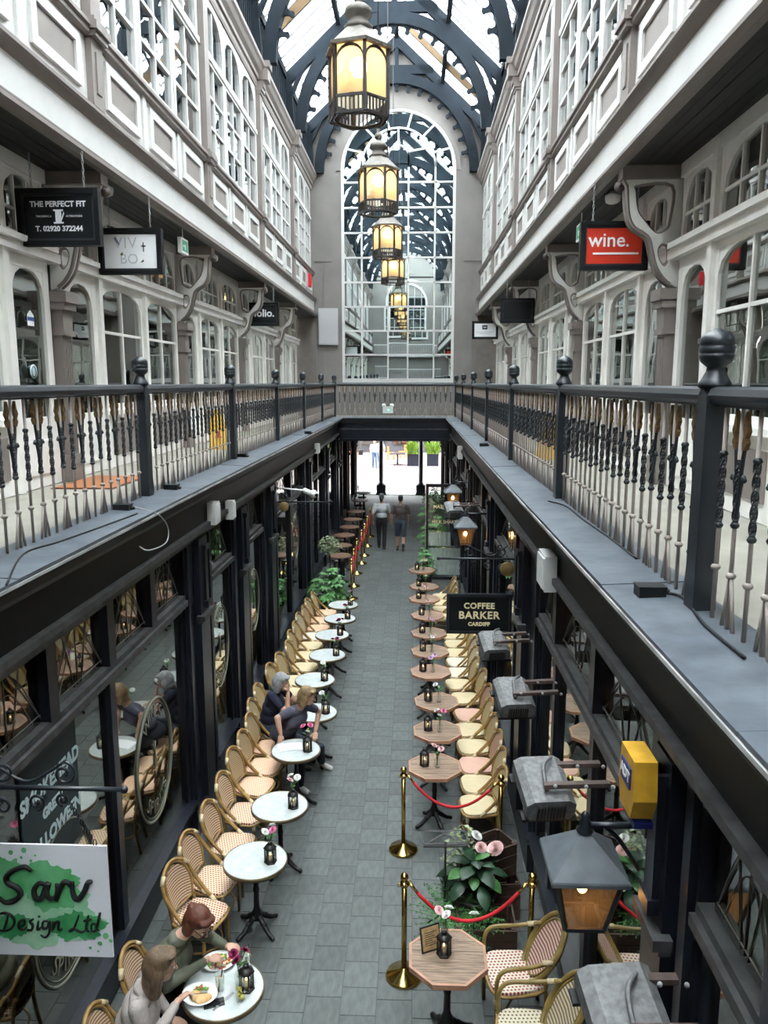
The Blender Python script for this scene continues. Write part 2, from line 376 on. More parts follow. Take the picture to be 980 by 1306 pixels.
# ---- glazing helper: frame + bars as one joinery part, every pane a part
def glazed(par, s, d, y0, y1, z0, z1, cols, rows, fw, bw, fm, gm, arch=0.0, split=True, depth=.07, rowz=None):
    """glazed light in a plane x = s*d; arch = rise of the curved head inside the frame"""
    sx = lambda a: s*a
    mb = MB(); da, db = d-depth/2, d+depth/2
    def bx(a0, a1, b0, b1, c0, c1): mb.box(min(sx(a0),sx(a1)), max(sx(a0),sx(a1)), b0, b1, c0, c1)
    bx(da, db, y0, y0+fw, z0, z1); bx(da, db, y1-fw, y1, z0, z1); bx(da, db, y0+fw, y1-fw, z0, z0+fw); bx(da, db, y0+fw, y1-fw, z1-fw, z1)
    ya, yb, za, zb = y0+fw, y1-fw, z0+fw, z1-fw
    zs = rowz or [za+(zb-za)*k/rows for k in range(rows+1)]
    ys = [ya+(yb-ya)*k/cols for k in range(cols+1)]
    for y in ys[1:-1]: bx(d-depth*.32, d+depth*.3, y-bw/2, y+bw/2, za, zb)
    for z in zs[1:-1]: bx(d-depth*.30, d+depth*.3, ya, yb, z-bw/2, z+bw/2)
    if arch:
        n = 9; A = []; B = []
        yc = (ya+yb)/2; hw = (yb-ya)/2
        for k in range(n):
            t = PI*k/(n-1); e = 2.4; c = math.cos(t); q = abs(math.sin(t))
            A.append((yc+hw*math.copysign(abs(c)**(2/e), c), zb-arch+arch*q**(2/e))); B.append((A[-1][0], zb+.004))
        mb.strip(A, B, lambda u, v, w: (s*w, u, v), d-depth*.42, d+depth*.2)
    fr = mb.build('frame', fm, par)
    if split:
        for i in range(cols):
            for j in range(len(zs)-1):
                MB().box(min(sx(d+.006),sx(d+.011)), max(sx(d+.006),sx(d+.011)), ys[i], ys[i+1], zs[j], zs[j+1]).build('pane', gm, par)
    else:
        MB().box(min(sx(d+.006),sx(d+.011)), max(sx(d+.006),sx(d+.011)), ya, yb, za, zb).build('pane', gm, par)
    return fr
WN = [0]
def window():
    WN[0] += 1; return struct('window_%d' % WN[0])
DN = [0]
def door():
    DN[0] += 1; return struct('door_%d' % DN[0])

# ---- end wall with the tall arched mirror window
wc = .06; wr = 1.92; wz0 = 5.22; wz1 = 12.15
arc = [(wc+wr*math.cos(PI*k/28), wz1+wr*math.sin(PI*k/28)) for k in range(29)]
hole = [(wc+wr, wz0)]+arc+[(wc-wr, wz0)]
wb = struct('wall_back')
obj('plaster', poly_mesh('plaster', [(-3.6,3.5),(3.6,3.5),(3.6,13.5),(0,16.6),(-3.6,13.5)], [hole], .3, XZ(YB+.15), M['plaster']), wb)
ro = [(wc+(wr+.16)*math.cos(PI*k/28), wz1+(wr+.16)*math.sin(PI*k/28)) for k in range(29)]
MB().strip(arc, ro, lambda u,v,w:(u,w,v), YB-.035, YB+.02).build('arch_moulding', M['plaster'], wb)
for s in (-1,1):
    xm = wc+s*(wr+.62); pc = MB()
    for (a,b,c,d) in ((xm-.31*s*0-.30,xm+.30,9.25,9.29),):
        pc.box(a,b,YB-.03,YB,c,d)
    pc.box(xm+s*.0-.02,xm+.02,YB-.025,YB,KERB,9.25); pc.build('string_course', M['plaster'], wb)
MB().box(-3.5,-2.75,YB-.05,YB,KERB,7.4).build('recess_panel', mat('dull_brown_paint',(.17,.15,.135),.7,var=.1), wb)
MB().box(2.75,3.5,YB-.05,YB,KERB,7.4).build('recess_panel', bpy.data.materials['dull_brown_paint'], wb)
win = window()
fy = lambda u, v, w: (u, w, v)
ri = [(wc+(wr-.09)*math.cos(PI*k/28), wz1+(wr-.09)*math.sin(PI*k/28)) for k in range(29)]
mb = MB().strip([(wc+wr,wz0)]+arc+[(wc-wr,wz0)], [(wc+wr-.09,wz0)]+ri+[(wc-wr+.09,wz0)], fy, YB-.02, YB+.1)
mb.box(wc-wr,wc+wr,YB-.05,YB+.1,wz0-.02,wz0+.12); mb.build('frame', M['white'], win)
bars = MB(); xs = [wc-wr+.09]+[wc-1.90+3.8*f for f in (.175,.41,.59,.825)]+[wc+wr-.09]; bt = .028
zr = [wz0+.12+.806*k for k in range(10)]
for x in xs[1:-1]: bars.box(x-bt,x+bt,YB+.0,YB+.06,wz0+.1,wz1+.3 if abs(x-wc)>.5 else zr[9]+.3)
for z in zr[1:]:
    if z < wz1+.4: bars.box(xs[0],xs[-1],YB+.0,YB+.06,z-bt,z+bt)
def ring(r, zc, a0=0, a1=PI, t=.028):
    A = [(wc+(r-t)*math.cos(a0+(a1-a0)*k/20), zc+(r-t)*math.sin(a0+(a1-a0)*k/20)) for k in range(21)]
    B = [(wc+(r+t)*math.cos(a0+(a1-a0)*k/20), zc+(r+t)*math.sin(a0+(a1-a0)*k/20)) for k in range(21)]
    bars.strip(A, B, fy, YB+.0, YB+.06)
rm = xs[4]-wc; rs = xs[3]-wc; zc0 = 12.25
ring(rm, zc0); ring(rs, zc0+.35)
bars.box(xs[2]-bt,xs[2]+bt,YB,YB+.06,zc0,zc0+.36); bars.box(xs[3]-bt,xs[3]+bt,YB,YB+.06,zc0,zc0+.36)
bars.box(wc-.024,wc+.024,YB,YB+.06,zc0+.35+rs,zc0+rm)
for an in (25,155): bars.bar((wc+rs*math.cos(math.radians(an)),YB+.03,zc0+.35+rs*math.sin(math.radians(an))),(wc+rm*math.cos(math.radians(an+ (4 if an<90 else -4))),YB+.03,zc0+rm*math.sin(math.radians(an+(4 if an<90 else -4)))+.02),.05,.06)
for an in (22,50,76,104,130,158):
    a = math.radians(an); bars.bar((wc+rm*math.cos(a),YB+.03,zc0+rm*math.sin(a)),(wc+(wr-.05)*math.cos(a),YB+.03,wz1+(wr-.05)*math.sin(a)),.05,.06)
bars.build('glazing_bar_frame', M['white'], win)
for j in range(9):
    for i in range(5):
        za = zr[j]; zb = zr[j+1] if j < 8 else 0
        if j == 8: continue
        o = MB().box(-(xs[i+1]-xs[i])/2,(xs[i+1]-xs[i])/2,-.004,.004,-.403,.403).build('pane', M['mirror'], win, ((xs[i]+xs[i+1])/2,YB+.05,(za+zb)/2))
        o.rotation_euler = (random.uniform(-.0028,.0028)+(.004 if j<3 else 0), 0, random.uniform(-.0028,.0028))
top = [(wc-wr+.09, zr[8]), (wc+wr-.09, zr[8])]+ri
for i in range(5):
    a, b = xs[i], xs[i+1]; P = [(a, zr[8]), (b, zr[8])]
    for k in range(9):
        x = b+(a-b)*k/8; q = max(0, (wr-.09)**2-(x-wc)**2); P.append((x, wz1+math.sqrt(q)))
    o = MB().prism(P, fy, YB+.046, YB+.054).build('pane', M['mirror'], win)
# wall behind the camera closing the arcade
tag(MB().box(-4.6,4.6,Y0-.2,Y0,0,13.4).build('wall_front', M['plaster']), kind='structure')
tag(MB().prism([(-3,13.3),(3,13.3),(0,16.4)], fy, Y0-.2, Y0).build('wall_front_gable', M['plaster']), kind='structure')

# ---- upper storey on both sides
def upper(s, n):
    wl = struct('wall_%s' % ('left' if s < 0 else 'right'))
    mb = MB(); extr(mb, [(2.74,SOF-.02),(2.70,SOF+.02),(2.70,SOF+.05),(2.73,SOF+.055),(2.73,SOF+.08),(2.76,SOF+.085),(2.76,SOF+.12),(2.80,SOF+.15),(2.82,SOF+.15),(2.81,SOF-.02)], s, Y0, YB); mb.build('lower_moulding', M['taupe'], wl)
    mb = MB(); extr(mb, [(2.815,SOF+.15),(2.815,SOF+.48),(2.98,SOF+.48),(2.98,SOF+.15)], s, Y0, YB); mb.build('fascia', M['white'], wl)
    mb = MB(); extr(mb, [(2.81,7.92),(2.75,7.98),(2.72,8.0),(2.72,8.03),(2.76,8.04),(2.76,8.07),(2.80,8.09),(2.98,8.09),(2.98,7.92)], s, Y0, YB); mb.build('string_course', M['taupe'], wl)
    mb = MB(); extr(mb, [(2.87,8.08),(2.87,8.82),(3.02,8.82),(3.02,8.08)], s, Y0, YB); mb.build('spandrel_boarding', M['white'], wl)
    mb = MB(); extr(mb, [(2.84,8.78),(2.80,8.80),(2.80,8.84),(2.77,8.86),(2.77,8.90),(2.84,8.95),(3.02,8.95),(3.02,8.78)], s, Y0, YB); mb.build('sill_moulding', M['taupe'], wl)
    mb = MB(); extr(mb, [(2.86,11.55),(2.84,11.60),(2.84,11.68),(2.80,11.70),(2.80,11.78),(2.74,11.84),(2.70,11.92),(2.66,11.96),(2.66,12.04),(3.1,12.10),(3.1,11.55)], s, Y0, YB); mb.build('cornice', M['taupe'], wl)
    mb = MB(); extr(mb, [(3.05,12.1),(3.05,12.3),(3.2,12.3),(3.2,12.1)], s, Y0, YB); extr(mb, [(2.92,13.42),(2.92,13.62),(3.2,13.62),(3.2,13.42)], s, Y0, YB); mb.build('wall_plate', M['slateblue'], wl)
    for b in range(len(UB)-1):
        ya, yb = UB[b], UB[b+1]; far = ya > 15; det = ya > 3
        # clerestory louvres
        mb = MB(); y = ya+.12; 
        while y < yb-.08: mb.box(min(s*2.96,s*3.04),max(s*2.96,s*3.04),y,y+.075,12.25,13.45); y += .21
        lv = mb.build('louvre_slat', M['slateblue'], wl); tag(lv, kind='stuff')
        MB().box(min(s*3.10,s*3.12),max(s*3.10,s*3.12),ya,yb,12.2,13.5).build('clerestory_backing', M['navy'], wl)
        # pilaster with cap at the bay line
        if b > 0:
            MB().box(min(s*2.79,s*3.0),max(s*2.79,s*3.0),ya-.14,ya+.14,8.95,11.5).build('pilaster', M['taupe'], wl)
            MB().box(min(s*2.80,s*3.0),max(s*2.80,s*3.0),ya-.15,ya+.15,8.11,8.8).box(min(s*2.785,s*2.8),max(s*2.785,s*2.8),ya-.06,ya+.06,8.25,8.66).build('pedestal', M['taupe'], wl)
            mb = MB(); 
            for (d0,h0,z0,z1) in ((2.74,.17,8.78,8.84),(2.71,.20,8.84,8.92),(2.74,.18,8.92,8.97)): mb.box(min(s*d0,s*3.0),max(s*d0,s*3.0),ya-h0,ya+h0,z0,z1)
            mb.build('pedestal_cap', M['taupe'], wl)
            mb = MB()
            for (d0,h0,z0,z1) in ((2.76,.16,11.42,11.48),(2.73,.18,11.48,11.56),(2.70,.13,11.56,11.7),(2.60,.15,11.7,11.95),(2.56,.17,11.95,12.08)): mb.box(min(s*d0,s*3.0),max(s*d0,s*3.0),ya-h0,ya+h0,z0,z1)
            mb.build('corbel', M['taupe'], wl)
        a, e = ya+(.14 if b else 0), yb-.14; w = (e-a)/3
        for k in range(3):
            q0, q1 = a+k*w, a+(k+1)*w
            # panel: raised white frame round a taupe field
            mb = MB().box(min(s*2.862,s*2.88),max(s*2.862,s*2.88),q0+.31,q1-.31,8.32,8.62); mb.build('panel', M['taupe'], wl)
            mb = MB()
            for (c0,c1,z0,z1) in ((q0+.20,q1-.20,8.62,8.72),(q0+.20,q1-.20,8.22,8.32),(q0+.20,q0+.31,8.32,8.62),(q1-.31,q1-.20,8.32,8.62)): mb.box(min(s*2.835,s*2.88),max(s*2.835,s*2.88),c0,c1,z0,z1)
            mb.build('panel_frame', M['white'], wl)
            if k: MB().box(min(s*2.84,s*2.88),max(s*2.84,s*2.88),q0-.06,q0+.06,8.12,8.79).build('stile', M['white'], wl)
            wn = window()
            glazed(wn, s, 2.93, q0+.02, q1-.02, 8.95, 10.62, 2, 3, .10, .045, M['white'], M['glassup'], split=det and not far, depth=.09)
            glazed(wn, s, 2.93, q0+.02, q1-.02, 10.62, 11.55, 2, 1, .10, .045, M['white'], M['glassup'], arch=.42, split=det and not far, depth=.09)
            mb = MB().box(min(s*2.86,s*2.93),max(s*2.86,s*2.93),q0,q1,10.57,10.66); mb.build('transom', M['white'], wn)
    # room behind the upper glass, dim ivory
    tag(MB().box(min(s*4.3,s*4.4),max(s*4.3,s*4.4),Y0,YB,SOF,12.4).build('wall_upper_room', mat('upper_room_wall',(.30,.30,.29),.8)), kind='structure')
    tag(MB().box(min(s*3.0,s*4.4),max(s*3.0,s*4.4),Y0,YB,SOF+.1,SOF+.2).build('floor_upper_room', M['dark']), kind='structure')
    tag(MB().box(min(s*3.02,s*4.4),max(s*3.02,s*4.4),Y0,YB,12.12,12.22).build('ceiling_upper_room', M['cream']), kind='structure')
    return wl
WALL = {-1: upper(-1, 0), 1: upper(1, 1)}

# ---- gallery shopfronts
def bracket_mesh():
    o = [(0,0)]+[(x, z) for x, z in ((0,1.05),(.0,1.16),(-.62,1.16),(-.64,1.10),(-.60,1.04),(-.585,.86),(-.56,.72),(-.50,.62),(-.40,.56),(-.335,.50),(-.30,.38),(-.25,.22),(-.17,.10),(-.09,.03))]
    h1 = [(-.10,1.06),(-.49,1.06),(-.50,.98),(-.47,.80),(-.40,.70),(-.26,.56),(-.14,.60),(-.10,.70)]
    h2 = [(-.12,.44),(-.19,.46),(-.235,.40),(-.22,.30),(-.16,.22),(-.11,.26),(-.10,.36)]
    return o, [h1, h2]
bo, bh = bracket_mesh()
_sm = lambda P, c: [(v.x, v.y) for v in smoothpts([(a, b, 0) for a, b in P], 4, c)]
bo = bo[:5]+_sm(bo[5:], False); bh = [_sm(h, True) for h in bh]
for s in (-1, 1):
    wl = WALL[s]
    M4 = Matrix(((-s*-1*1,0,0,s*0),(0,0,1,0),(0,1,0,0),(0,0,0,1)))
    M4 = Matrix(((s,0,0,0),(0,0,1,0),(0,1,0,0),(0,0,0,1)))
    bme = poly_mesh('bracket', bo, bh, .085, M4, M['cream'])
    edge = MB()
    for w in (-.05,.05):
        pts = [(s*x, w, z) for x, z in bo[4:]]; edge.tube(pts, .022, 6)
    for h in bh: edge.tube([(s*x, 0, z) for x, z in h], .026, 6, closed=True)
    eme = edge.mesh('bracket_moulding', M['taupe'])
    for b in range(len(UB)-1):
        ya, yb = UB[b], UB[b+1]; near = ya > 3 and ya < 15
        if b > 0:
            mb = MB().box(min(s*3.33,s*3.5),max(s*3.33,s*3.5),ya-.11,ya+.11,KERB,6.0)
            for (d0,h0,z0,z1) in ((3.29,.14,KERB,KERB+.3),(3.29,.145,5.72,5.78),(3.31,.12,5.78,6.0),(3.27,.15,6.0,6.08),(3.24,.17,6.08,6.2)): mb.box(min(s*d0,s*3.5),max(s*d0,s*3.5),ya-h0,ya+h0,z0,z1)
            for k in range(4):
                yk = ya-.075+k*.05; mb.box(min(s*3.322,s*3.34),max(s*3.322,s*3.34),yk-.012,yk+.012,KERB+.35,5.68)
            mb.build('gallery_pilaster', M['taupe'], wl)
            br = obj('bracket', bme, wl, (s*3.46, ya, 6.22)); obj('bracket_moulding', eme, br)
            MB().box(min(s*2.80,s*3.5),max(s*2.80,s*3.5),ya-.1,ya+.1,7.33,SOF+.005).build('bracket_cap', M['taupe'], wl)
            mb = MB()
            for t in (-1,1): mb.lathe([(.0,-.02),(.055,-.02),(.06,0),(.03,.012),(.03,.02),(.015,.03),(0,.03)], 12)
            o = mb.build('scroll_boss', M['taupe'], wl, (s*2.80, ya, 7.27), (PI/2,0,0))
        # bay: door then two shop windows
        yA = ya+(.13 if b else 0); yE = yb-.13; Lb = yE-yA; dw = 1.02; ww = (Lb-dw)/2
        segs = [('door', yA, yA+dw), ('win', yA+dw, yA+dw+ww), ('win', yA+dw+ww, yE)]
        if s < 0 and b == 3: segs = [('win', yA, yA+ww), ('win', yA+ww, yA+2*ww), ('door', yA+2*ww, yE)]
        if s > 0 and b == 3: segs = [('win', yA, yA+ww), ('win', yA+ww, yA+2*ww), ('door', yA+2*ww, yE)]
        mb = MB().box(min(s*3.34,s*3.5),max(s*3.34,s*3.5),yA-.13,yE+.13,6.50,6.60).box(min(s*3.30,s*3.5),max(s*3.30,s*3.5),yA,yE,6.60,6.66)
        mb.box(min(s*3.40,s*3.5),max(s*3.40,s*3.5),yA,yE,7.32,SOF+.02); mb.build('gallery_transom', M['cream'], wl)
        for kind, a, e in segs:
            MB().box(min(s*3.37,s*3.5),max(s*3.37,s*3.5),a-.05,a+.05,KERB,7.4).build('mullion_post', M['cream'], wl)
            wn = door() if kind == 'door' else window()
            if kind == 'door':
                mb = MB().box(min(s*3.42,s*3.48),max(s*3.42,s*3.48),a+.05,e-.05,KERB,KERB+.62); 
                mb.box(min(s*3.405,s*3.42),max(s*3.405,s*3.42),a+.2,e-.2,KERB+.14,KERB+.50); mb.build('kick_panel', M['cream'], wn)
                glazed(wn, s, 3.45, a+.05, e-.05, KERB+.62, 6.50, 1, 1, .13, .03, M['cream'], M['glassgal'], arch=.30, depth=.06)
                MB().ball((s*3.40, e-.13, KERB+1.0), .028, 8, 6).build('door_knob', M['brass'], wn)
                c = 3
            else:
                MB().box(min(s*3.40,s*3.5),max(s*3.40,s*3.5),a+.05,e-.05,KERB,KERB+.70).box(min(s*3.33,s*3.5),max(s*3.33,s*3.5),a+.04,e-.04,KERB+.70,KERB+.76).build('stall_riser', M['cream'], wn)
                MB().box(min(s*3.385,s*3.40),max(s*3.385,s*3.40),a+.2,e-.2,KERB+.16,KERB+.58).build('riser_panel', M['taupe'], wn)
                glazed(wn, s, 3.45, a+.05, e-.05, KERB+.76, 6.50, 2, 2, .08, .035, M['cream'], M['glassgal'], arch=.22, depth=.06, rowz=[KERB+.84, 5.85, 6.42])
                c = 4
            glazed(wn, s, 3.45, a+.05, e-.05, 6.66, 7.34, c, 2 if near else 2, .06, .03, M['cream'], M['glassgal'], arch=.42, split=near, depth=.06, rowz=[6.72, 6.93, 7.28])
    # shop rooms behind the gallery windows
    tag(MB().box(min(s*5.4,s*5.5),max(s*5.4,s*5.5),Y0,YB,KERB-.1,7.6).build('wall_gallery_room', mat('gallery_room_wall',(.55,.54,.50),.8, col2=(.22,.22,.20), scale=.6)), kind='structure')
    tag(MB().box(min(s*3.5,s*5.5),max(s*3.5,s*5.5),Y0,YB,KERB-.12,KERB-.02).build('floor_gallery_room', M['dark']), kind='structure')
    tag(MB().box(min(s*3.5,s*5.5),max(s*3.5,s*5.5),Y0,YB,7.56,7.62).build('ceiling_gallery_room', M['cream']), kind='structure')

# ---- glass roof with glazing bars, purlins, a few boarded lights
EAVE = (2.98, 13.58); RIDGE = (0.0, 16.28)
rf = struct('ceiling_glass_roof')
sl = Vector((RIDGE[0]-EAVE[0], 0, RIDGE[1]-EAVE[1])); slope = math.atan2(RIDGE[1]-EAVE[1], EAVE[0]); SLN = math.hypot(EAVE[0], RIDGE[1]-EAVE[1])
nb = 63; bw = (YB-Y0)/nb
pane_me = {}
for s in (-1, 1):
    pane_me[s] = MB().box(0, SLN/2, -bw/2+.012, bw/2-.012, -.003, .003).mesh('pane', M['roofglass'])
board_me = MB().box(0, SLN, -bw/2+.01, bw/2-.01, -.02, .02).mesh('boarded_light', M['rooftimber'])
boarded = {-1: {51}, 1: {60}}
barm = {s: MB() for s in (-1,1)}
for s in (-1, 1):
    ry = slope if s < 0 else PI-slope
    for k in range(nb):
        yc = Y0+(k+.5)*bw
        if k in boarded[s]:
            obj('boarded_light', board_me, rf, (s*EAVE[0], yc, EAVE[1]), (0, -slope if s < 0 else -(PI-slope), 0)); continue
        for h in (0, 1):
            p = Vector((s*EAVE[0], yc, EAVE[1]))+Vector((-s*EAVE[0], 0, RIDGE[1]-EAVE[1]))*(h/2)
            obj('pane', pane_me[s], rf, p, (0, -slope if s < 0 else -(PI-slope), 0))
    mb = MB()
    for k in range(nb+1):
        y = Y0+k*bw; mb.bar((s*EAVE[0], y, EAVE[1]-.01), (0, y, RIDGE[1]-.01), .06, .06)
    tag(mb.build('glazing_bar', mat('grey_glazing_bar', (.20,.19,.20), .5), rf), kind='stuff')
    pm = Vector((s*EAVE[0]*.5, 0, (EAVE[1]+RIDGE[1])/2-.08))
    MB().box(pm.x-.06, pm.x+.06, Y0, YB, pm.z-.11, pm.z+.05).build('purlin', M['slateblue'], rf)
MB().box(-.07,.07,Y0,YB,RIDGE[1]-.16,RIDGE[1]+.04).build('ridge_beam', M['slateblue'], rf)
# ---- roof trusses
def arc2(rx, rz, n=40, zc=12.06): return [(rx*math.cos(PI*k/n), zc+rz*math.sin(PI*k/n)) for k in range(n+1)]
cu_poly = [(.17,0),(.11,.018),(.07,.05),(.05,.10),(.048,.15),(.062,.165),(.06,.20),(.035,.222),(0,.228),(-.035,.222),(-.06,.20),(-.062,.165),(-.048,.15),(-.05,.10),(-.07,.05),(-.11,.018),(-.17,0),(-.17,-.03),(.17,-.03)]
cusp_me = MB().prism(cu_poly, lambda u,v,w:(u,w,-v), -.03, .03).mesh('cusp', M['slateblue'])
def truss():
    t = thing('roof_truss', 'x', 'roof truss')
    for s in (-1, 1):
        d = Vector((-EAVE[0], RIDGE[1]-EAVE[1])).normalized(); nrm = Vector((-d.y, d.x))
        P = [(s*EAVE[0], EAVE[1]-.40), (s*EAVE[0], EAVE[1]-.02), (0, RIDGE[1]-.02), (0, RIDGE[1]-.40)]
        MB().prism(P, fy, -.07, .07).build('rafter', M['slateblue'], t)
        MB().prism([(s*2.98,12.1),(s*2.98,13.3),(s*2.80,13.3),(s*2.74,12.1)], fy, -.06, .06).build('wall_post', M['slateblue'], t)
        MB().bar((s*2.86,0,12.95),(s*2.35,0,13.95),.10,.12, up=(0,1,0)).build('strut', M['slateblue'], t)
    MB().strip(arc2(2.46,2.74), arc2(2.72,3.02), fy, -.085, .085).build('arch', M['slateblue'], t)
    MB().strip(arc2(2.42,2.70), arc2(2.47,2.75), fy, -.11, .11).build('arch_flange', M['slateblue'], t)
    MB().box(-1.2,1.2,-.07,.07,15.05,15.32).build('collar', M['slateblue'], t)
    MB().box(-.06,.06,-.06,.06,15.3,16.2).build('king_post', M['slateblue'], t)
    for k in range(-8, 9):
        a = PI/2+k*math.radians(9.6); x = 2.42*math.cos(a); z = 12.06+2.70*math.sin(a)
        nx, nz = math.cos(a)/2.42, math.sin(a)/2.70; an = math.atan2(nx, nz)
        obj('cusp', cusp_me, t, (x, 0, z), (0, an, 0))
    return t
TR = truss()
tl = {1:'slate blue scalloped roof truss far behind the viewer',2:'slate blue scalloped roof truss behind the cross bridge',3:'slate blue scalloped roof truss overhead beside the cross bridge',
      4:'slate blue scalloped roof truss over the lantern between the tailor and wine signs',5:'slate blue scalloped roof truss over the second lantern from the tailor sign',6:'slate blue scalloped roof truss over the lantern between the folio and blank signs',
      7:'slate blue scalloped roof truss second from the arched end window',8:'slate blue scalloped roof truss set against the end wall over the arched window'}
for b in range(1, 9):
    y = UB[b] if b < 8 else YB-.12
    place(TR, USED, (0, y, 0), 0, tl[b], 'roof trusses')
# ================================================================== GROUND FLOOR SHOPFRONTS
def yx(px, py, x): return at(px, py, x=x).y
LEFT = [('W',-9.8,3.2,[-6,-3,0]),('P',3.2,3.95),('W',3.95,8.1,[4.97,6.02,7.06],[6.02]),('P',8.1,9.15),('W',9.15,10.3,[]),('P',10.3,11.35),('D',11.35,12.45,[]),('P',12.45,13.75),
        ('W',13.75,17.3,[15.5]),('P',17.3,18.7),('W',18.7,21.4,[20.0]),('P',21.4,22.4),('W',22.4,24.6,[]),('P',24.6,25.6),('W',25.6,28.8,[27.2]),('P',28.8,29.8),('W',29.8,32.6,[]),('P',32.6,33.6),('W',33.6,35.6,[])]
RIGHT = [('W',-9.8,3.18,[-6,-3,0,2.45]),('P',3.18,3.84),('W',3.84,7.6,[5.25,6.72]),('P',7.6,9.3),('W',9.3,11.6,[]),('P',11.6,12.6),('W',12.6,15.9,[14.2]),('P',15.9,17.1),('W',17.1,20.2,[18.6]),
         ('P',20.2,21.4),('W',21.4,24.4,[]),('P',24.4,25.6),('W',25.6,28.8,[27.2]),('P',28.8,29.8),('W',29.8,32.6,[]),('P',32.6,33.6),('W',33.6,35.6,[])]
GN = 0
WSHOP = {}
for s, segs in ((-1, LEFT), (1, RIGHT)):
    wl = struct('wall_shopfront_%s' % ('left' if s < 0 else 'right'))
    def bx(mb, d0, d1, y0, y1, z0, z1): return mb.box(min(s*d0,s*d1), max(s*d0,s*d1), y0, y1, z0, z1)
    for sg in segs:
        kind, a, e = sg[:3]
        if kind == 'P':
            mb = MB(); bx(mb, 1.90, 2.15, a, e, 0, 3.5); bx(mb, 1.86, 1.92, a+.03, a+.12, .3, 3.42); bx(mb, 1.86, 1.92, e-.12, e-.03, .3, 3.42); bx(mb, 1.85, 1.92, a-.02, e+.02, 0, .32)
            mb.build('pilaster', M['navy'], wl)
            w = min(.36, (e-a)*.36); c = (a+e)/2
            mb = MB(); bx(mb, 1.82, 1.92, c-w/2, c+w/2, .32, 3.44); mb.build('pilaster_shaft', M['navy'], wl)
            mb = MB(); bx(mb, 1.765, 1.86, c-w/2-.05, c+w/2+.05, 2.50, 2.56); bx(mb, 1.80, 1.86, c-w/2-.03, c+w/2+.03, 2.46, 2.50); mb.build('console_ledge', M['dusty'], wl)
            mb = MB(); bx(mb, 1.785, 1.86, c-.05, c+.05, 2.62, 3.36); bx(mb, 1.76, 1.86, c-.07, c+.07, 2.62, 2.70); bx(mb, 1.765, 1.86, c-.08, c+.08, 3.30, 3.36); mb.build('console', M['navy'], wl)
            continue
        wn = door() if kind == 'D' else window(); WSHOP[(s, round(a,2))] = wn
        if a < 24.7 and e > 3:
            sill = .46
            mb = MB(); bx(mb, 1.93, 2.0, a, e, 0, sill-.05); bx(mb, 1.915, 2.0, a+.1, e-.1, .1, sill-.12); mb.build('stall_riser', M['navy'], wn)
            mb = MB(); bx(mb, 1.85, 2.02, a, e, sill-.05, sill); mb.build('sill', M['navy'], wn)
            mb = MB(); bx(mb, 1.86, 2.0, a, e, 2.78, 2.84); bx(mb, 1.89, 2.0, a, e, 2.84, 2.89); mb.build('transom', M['dusty'], wn)
            edges = [a]+list(sg[3])+[e]; low = sg[4] if len(sg) > 4 else sg[3]; ledg = [a]+list(low)+[e]
            for m in edges[1:-1]:
                mb = MB(); bx(mb, 1.88, 2.0, m-.07, m+.07, 2.89, 3.44); mb.build('top_mullion', M['navy'], wn)
            for m in low: mb = MB(); bx(mb, 1.90, 2.0, m-.055, m+.055, sill, 2.78); mb.build('mullion', M['navy'], wn)
            for q0, q1 in zip(ledg, ledg[1:]):
                mb = MB(); bx(mb, 1.952, 1.958, q0+.05, q1-.05, sill, 2.78); mb.build('pane', M['glassshop'], wn)
                for yy in (q0+.03, q1-.03):
                    mb = MB(); bx(mb, 1.935, 1.975, yy-.03, yy+.03, sill, 2.78); mb.build('sash_frame', M['navy'], wn)
            for q0, q1 in zip(edges, edges[1:]):
                mb = MB(); bx(mb, 1.952, 1.958, q0+.05, q1-.05, 2.89, 3.44); mb.build('transom_pane', M['glassshop'], wn)
                mb = MB(); w = q1-q0-.16
                if w > .3:
                    y0 = q0+.08; x = s*1.948
                    mb.tube([(x, y0+w*t/14, 2.92+.46*math.sin(PI*t/14)) for t in range(15)], .003, 4)
                    mb.tube([(x, y0+w*(.12+.76*t/14), 2.92+.34*math.sin(PI*t/14)) for t in range(15)], .003, 4)
                    for f in (.25,.5,.75): mb.cyl((x, y0+w*.5+(f-.5)*w*.25, 2.92), (x, y0+w*f, 3.42), .004, n=4)
                    mb.cyl((x,y0,2.95),(x,y0+w,2.95),.004,n=4); mb.cyl((x,y0,2.93),(x,y0+w*.45,3.42),.004,n=4); mb.cyl((x,y0+w,2.93),(x,y0+w*.55,3.42),.004,n=4)
                    mb.build('leading_lattice', mat('lead_came', (.20,.19,.16), .6) if 'lead_came' not in bpy.data.materials else bpy.data.materials['lead_came'], wn)
        else:
            mb = MB(); bx(mb, 1.95, 1.96, a, e, .46, 3.44); mb.build('pane', M['glassshop'], wn)
            mb = MB(); bx(mb, 1.90, 2.0, a, e, 0, .46); mb.build('stall_riser', M['navy'], wn)
            for m in sg[3]: mb = MB(); bx(mb, 1.90, 2.0, m-.05, m+.05, .46, 3.44); mb.build('mullion', M['navy'], wn)
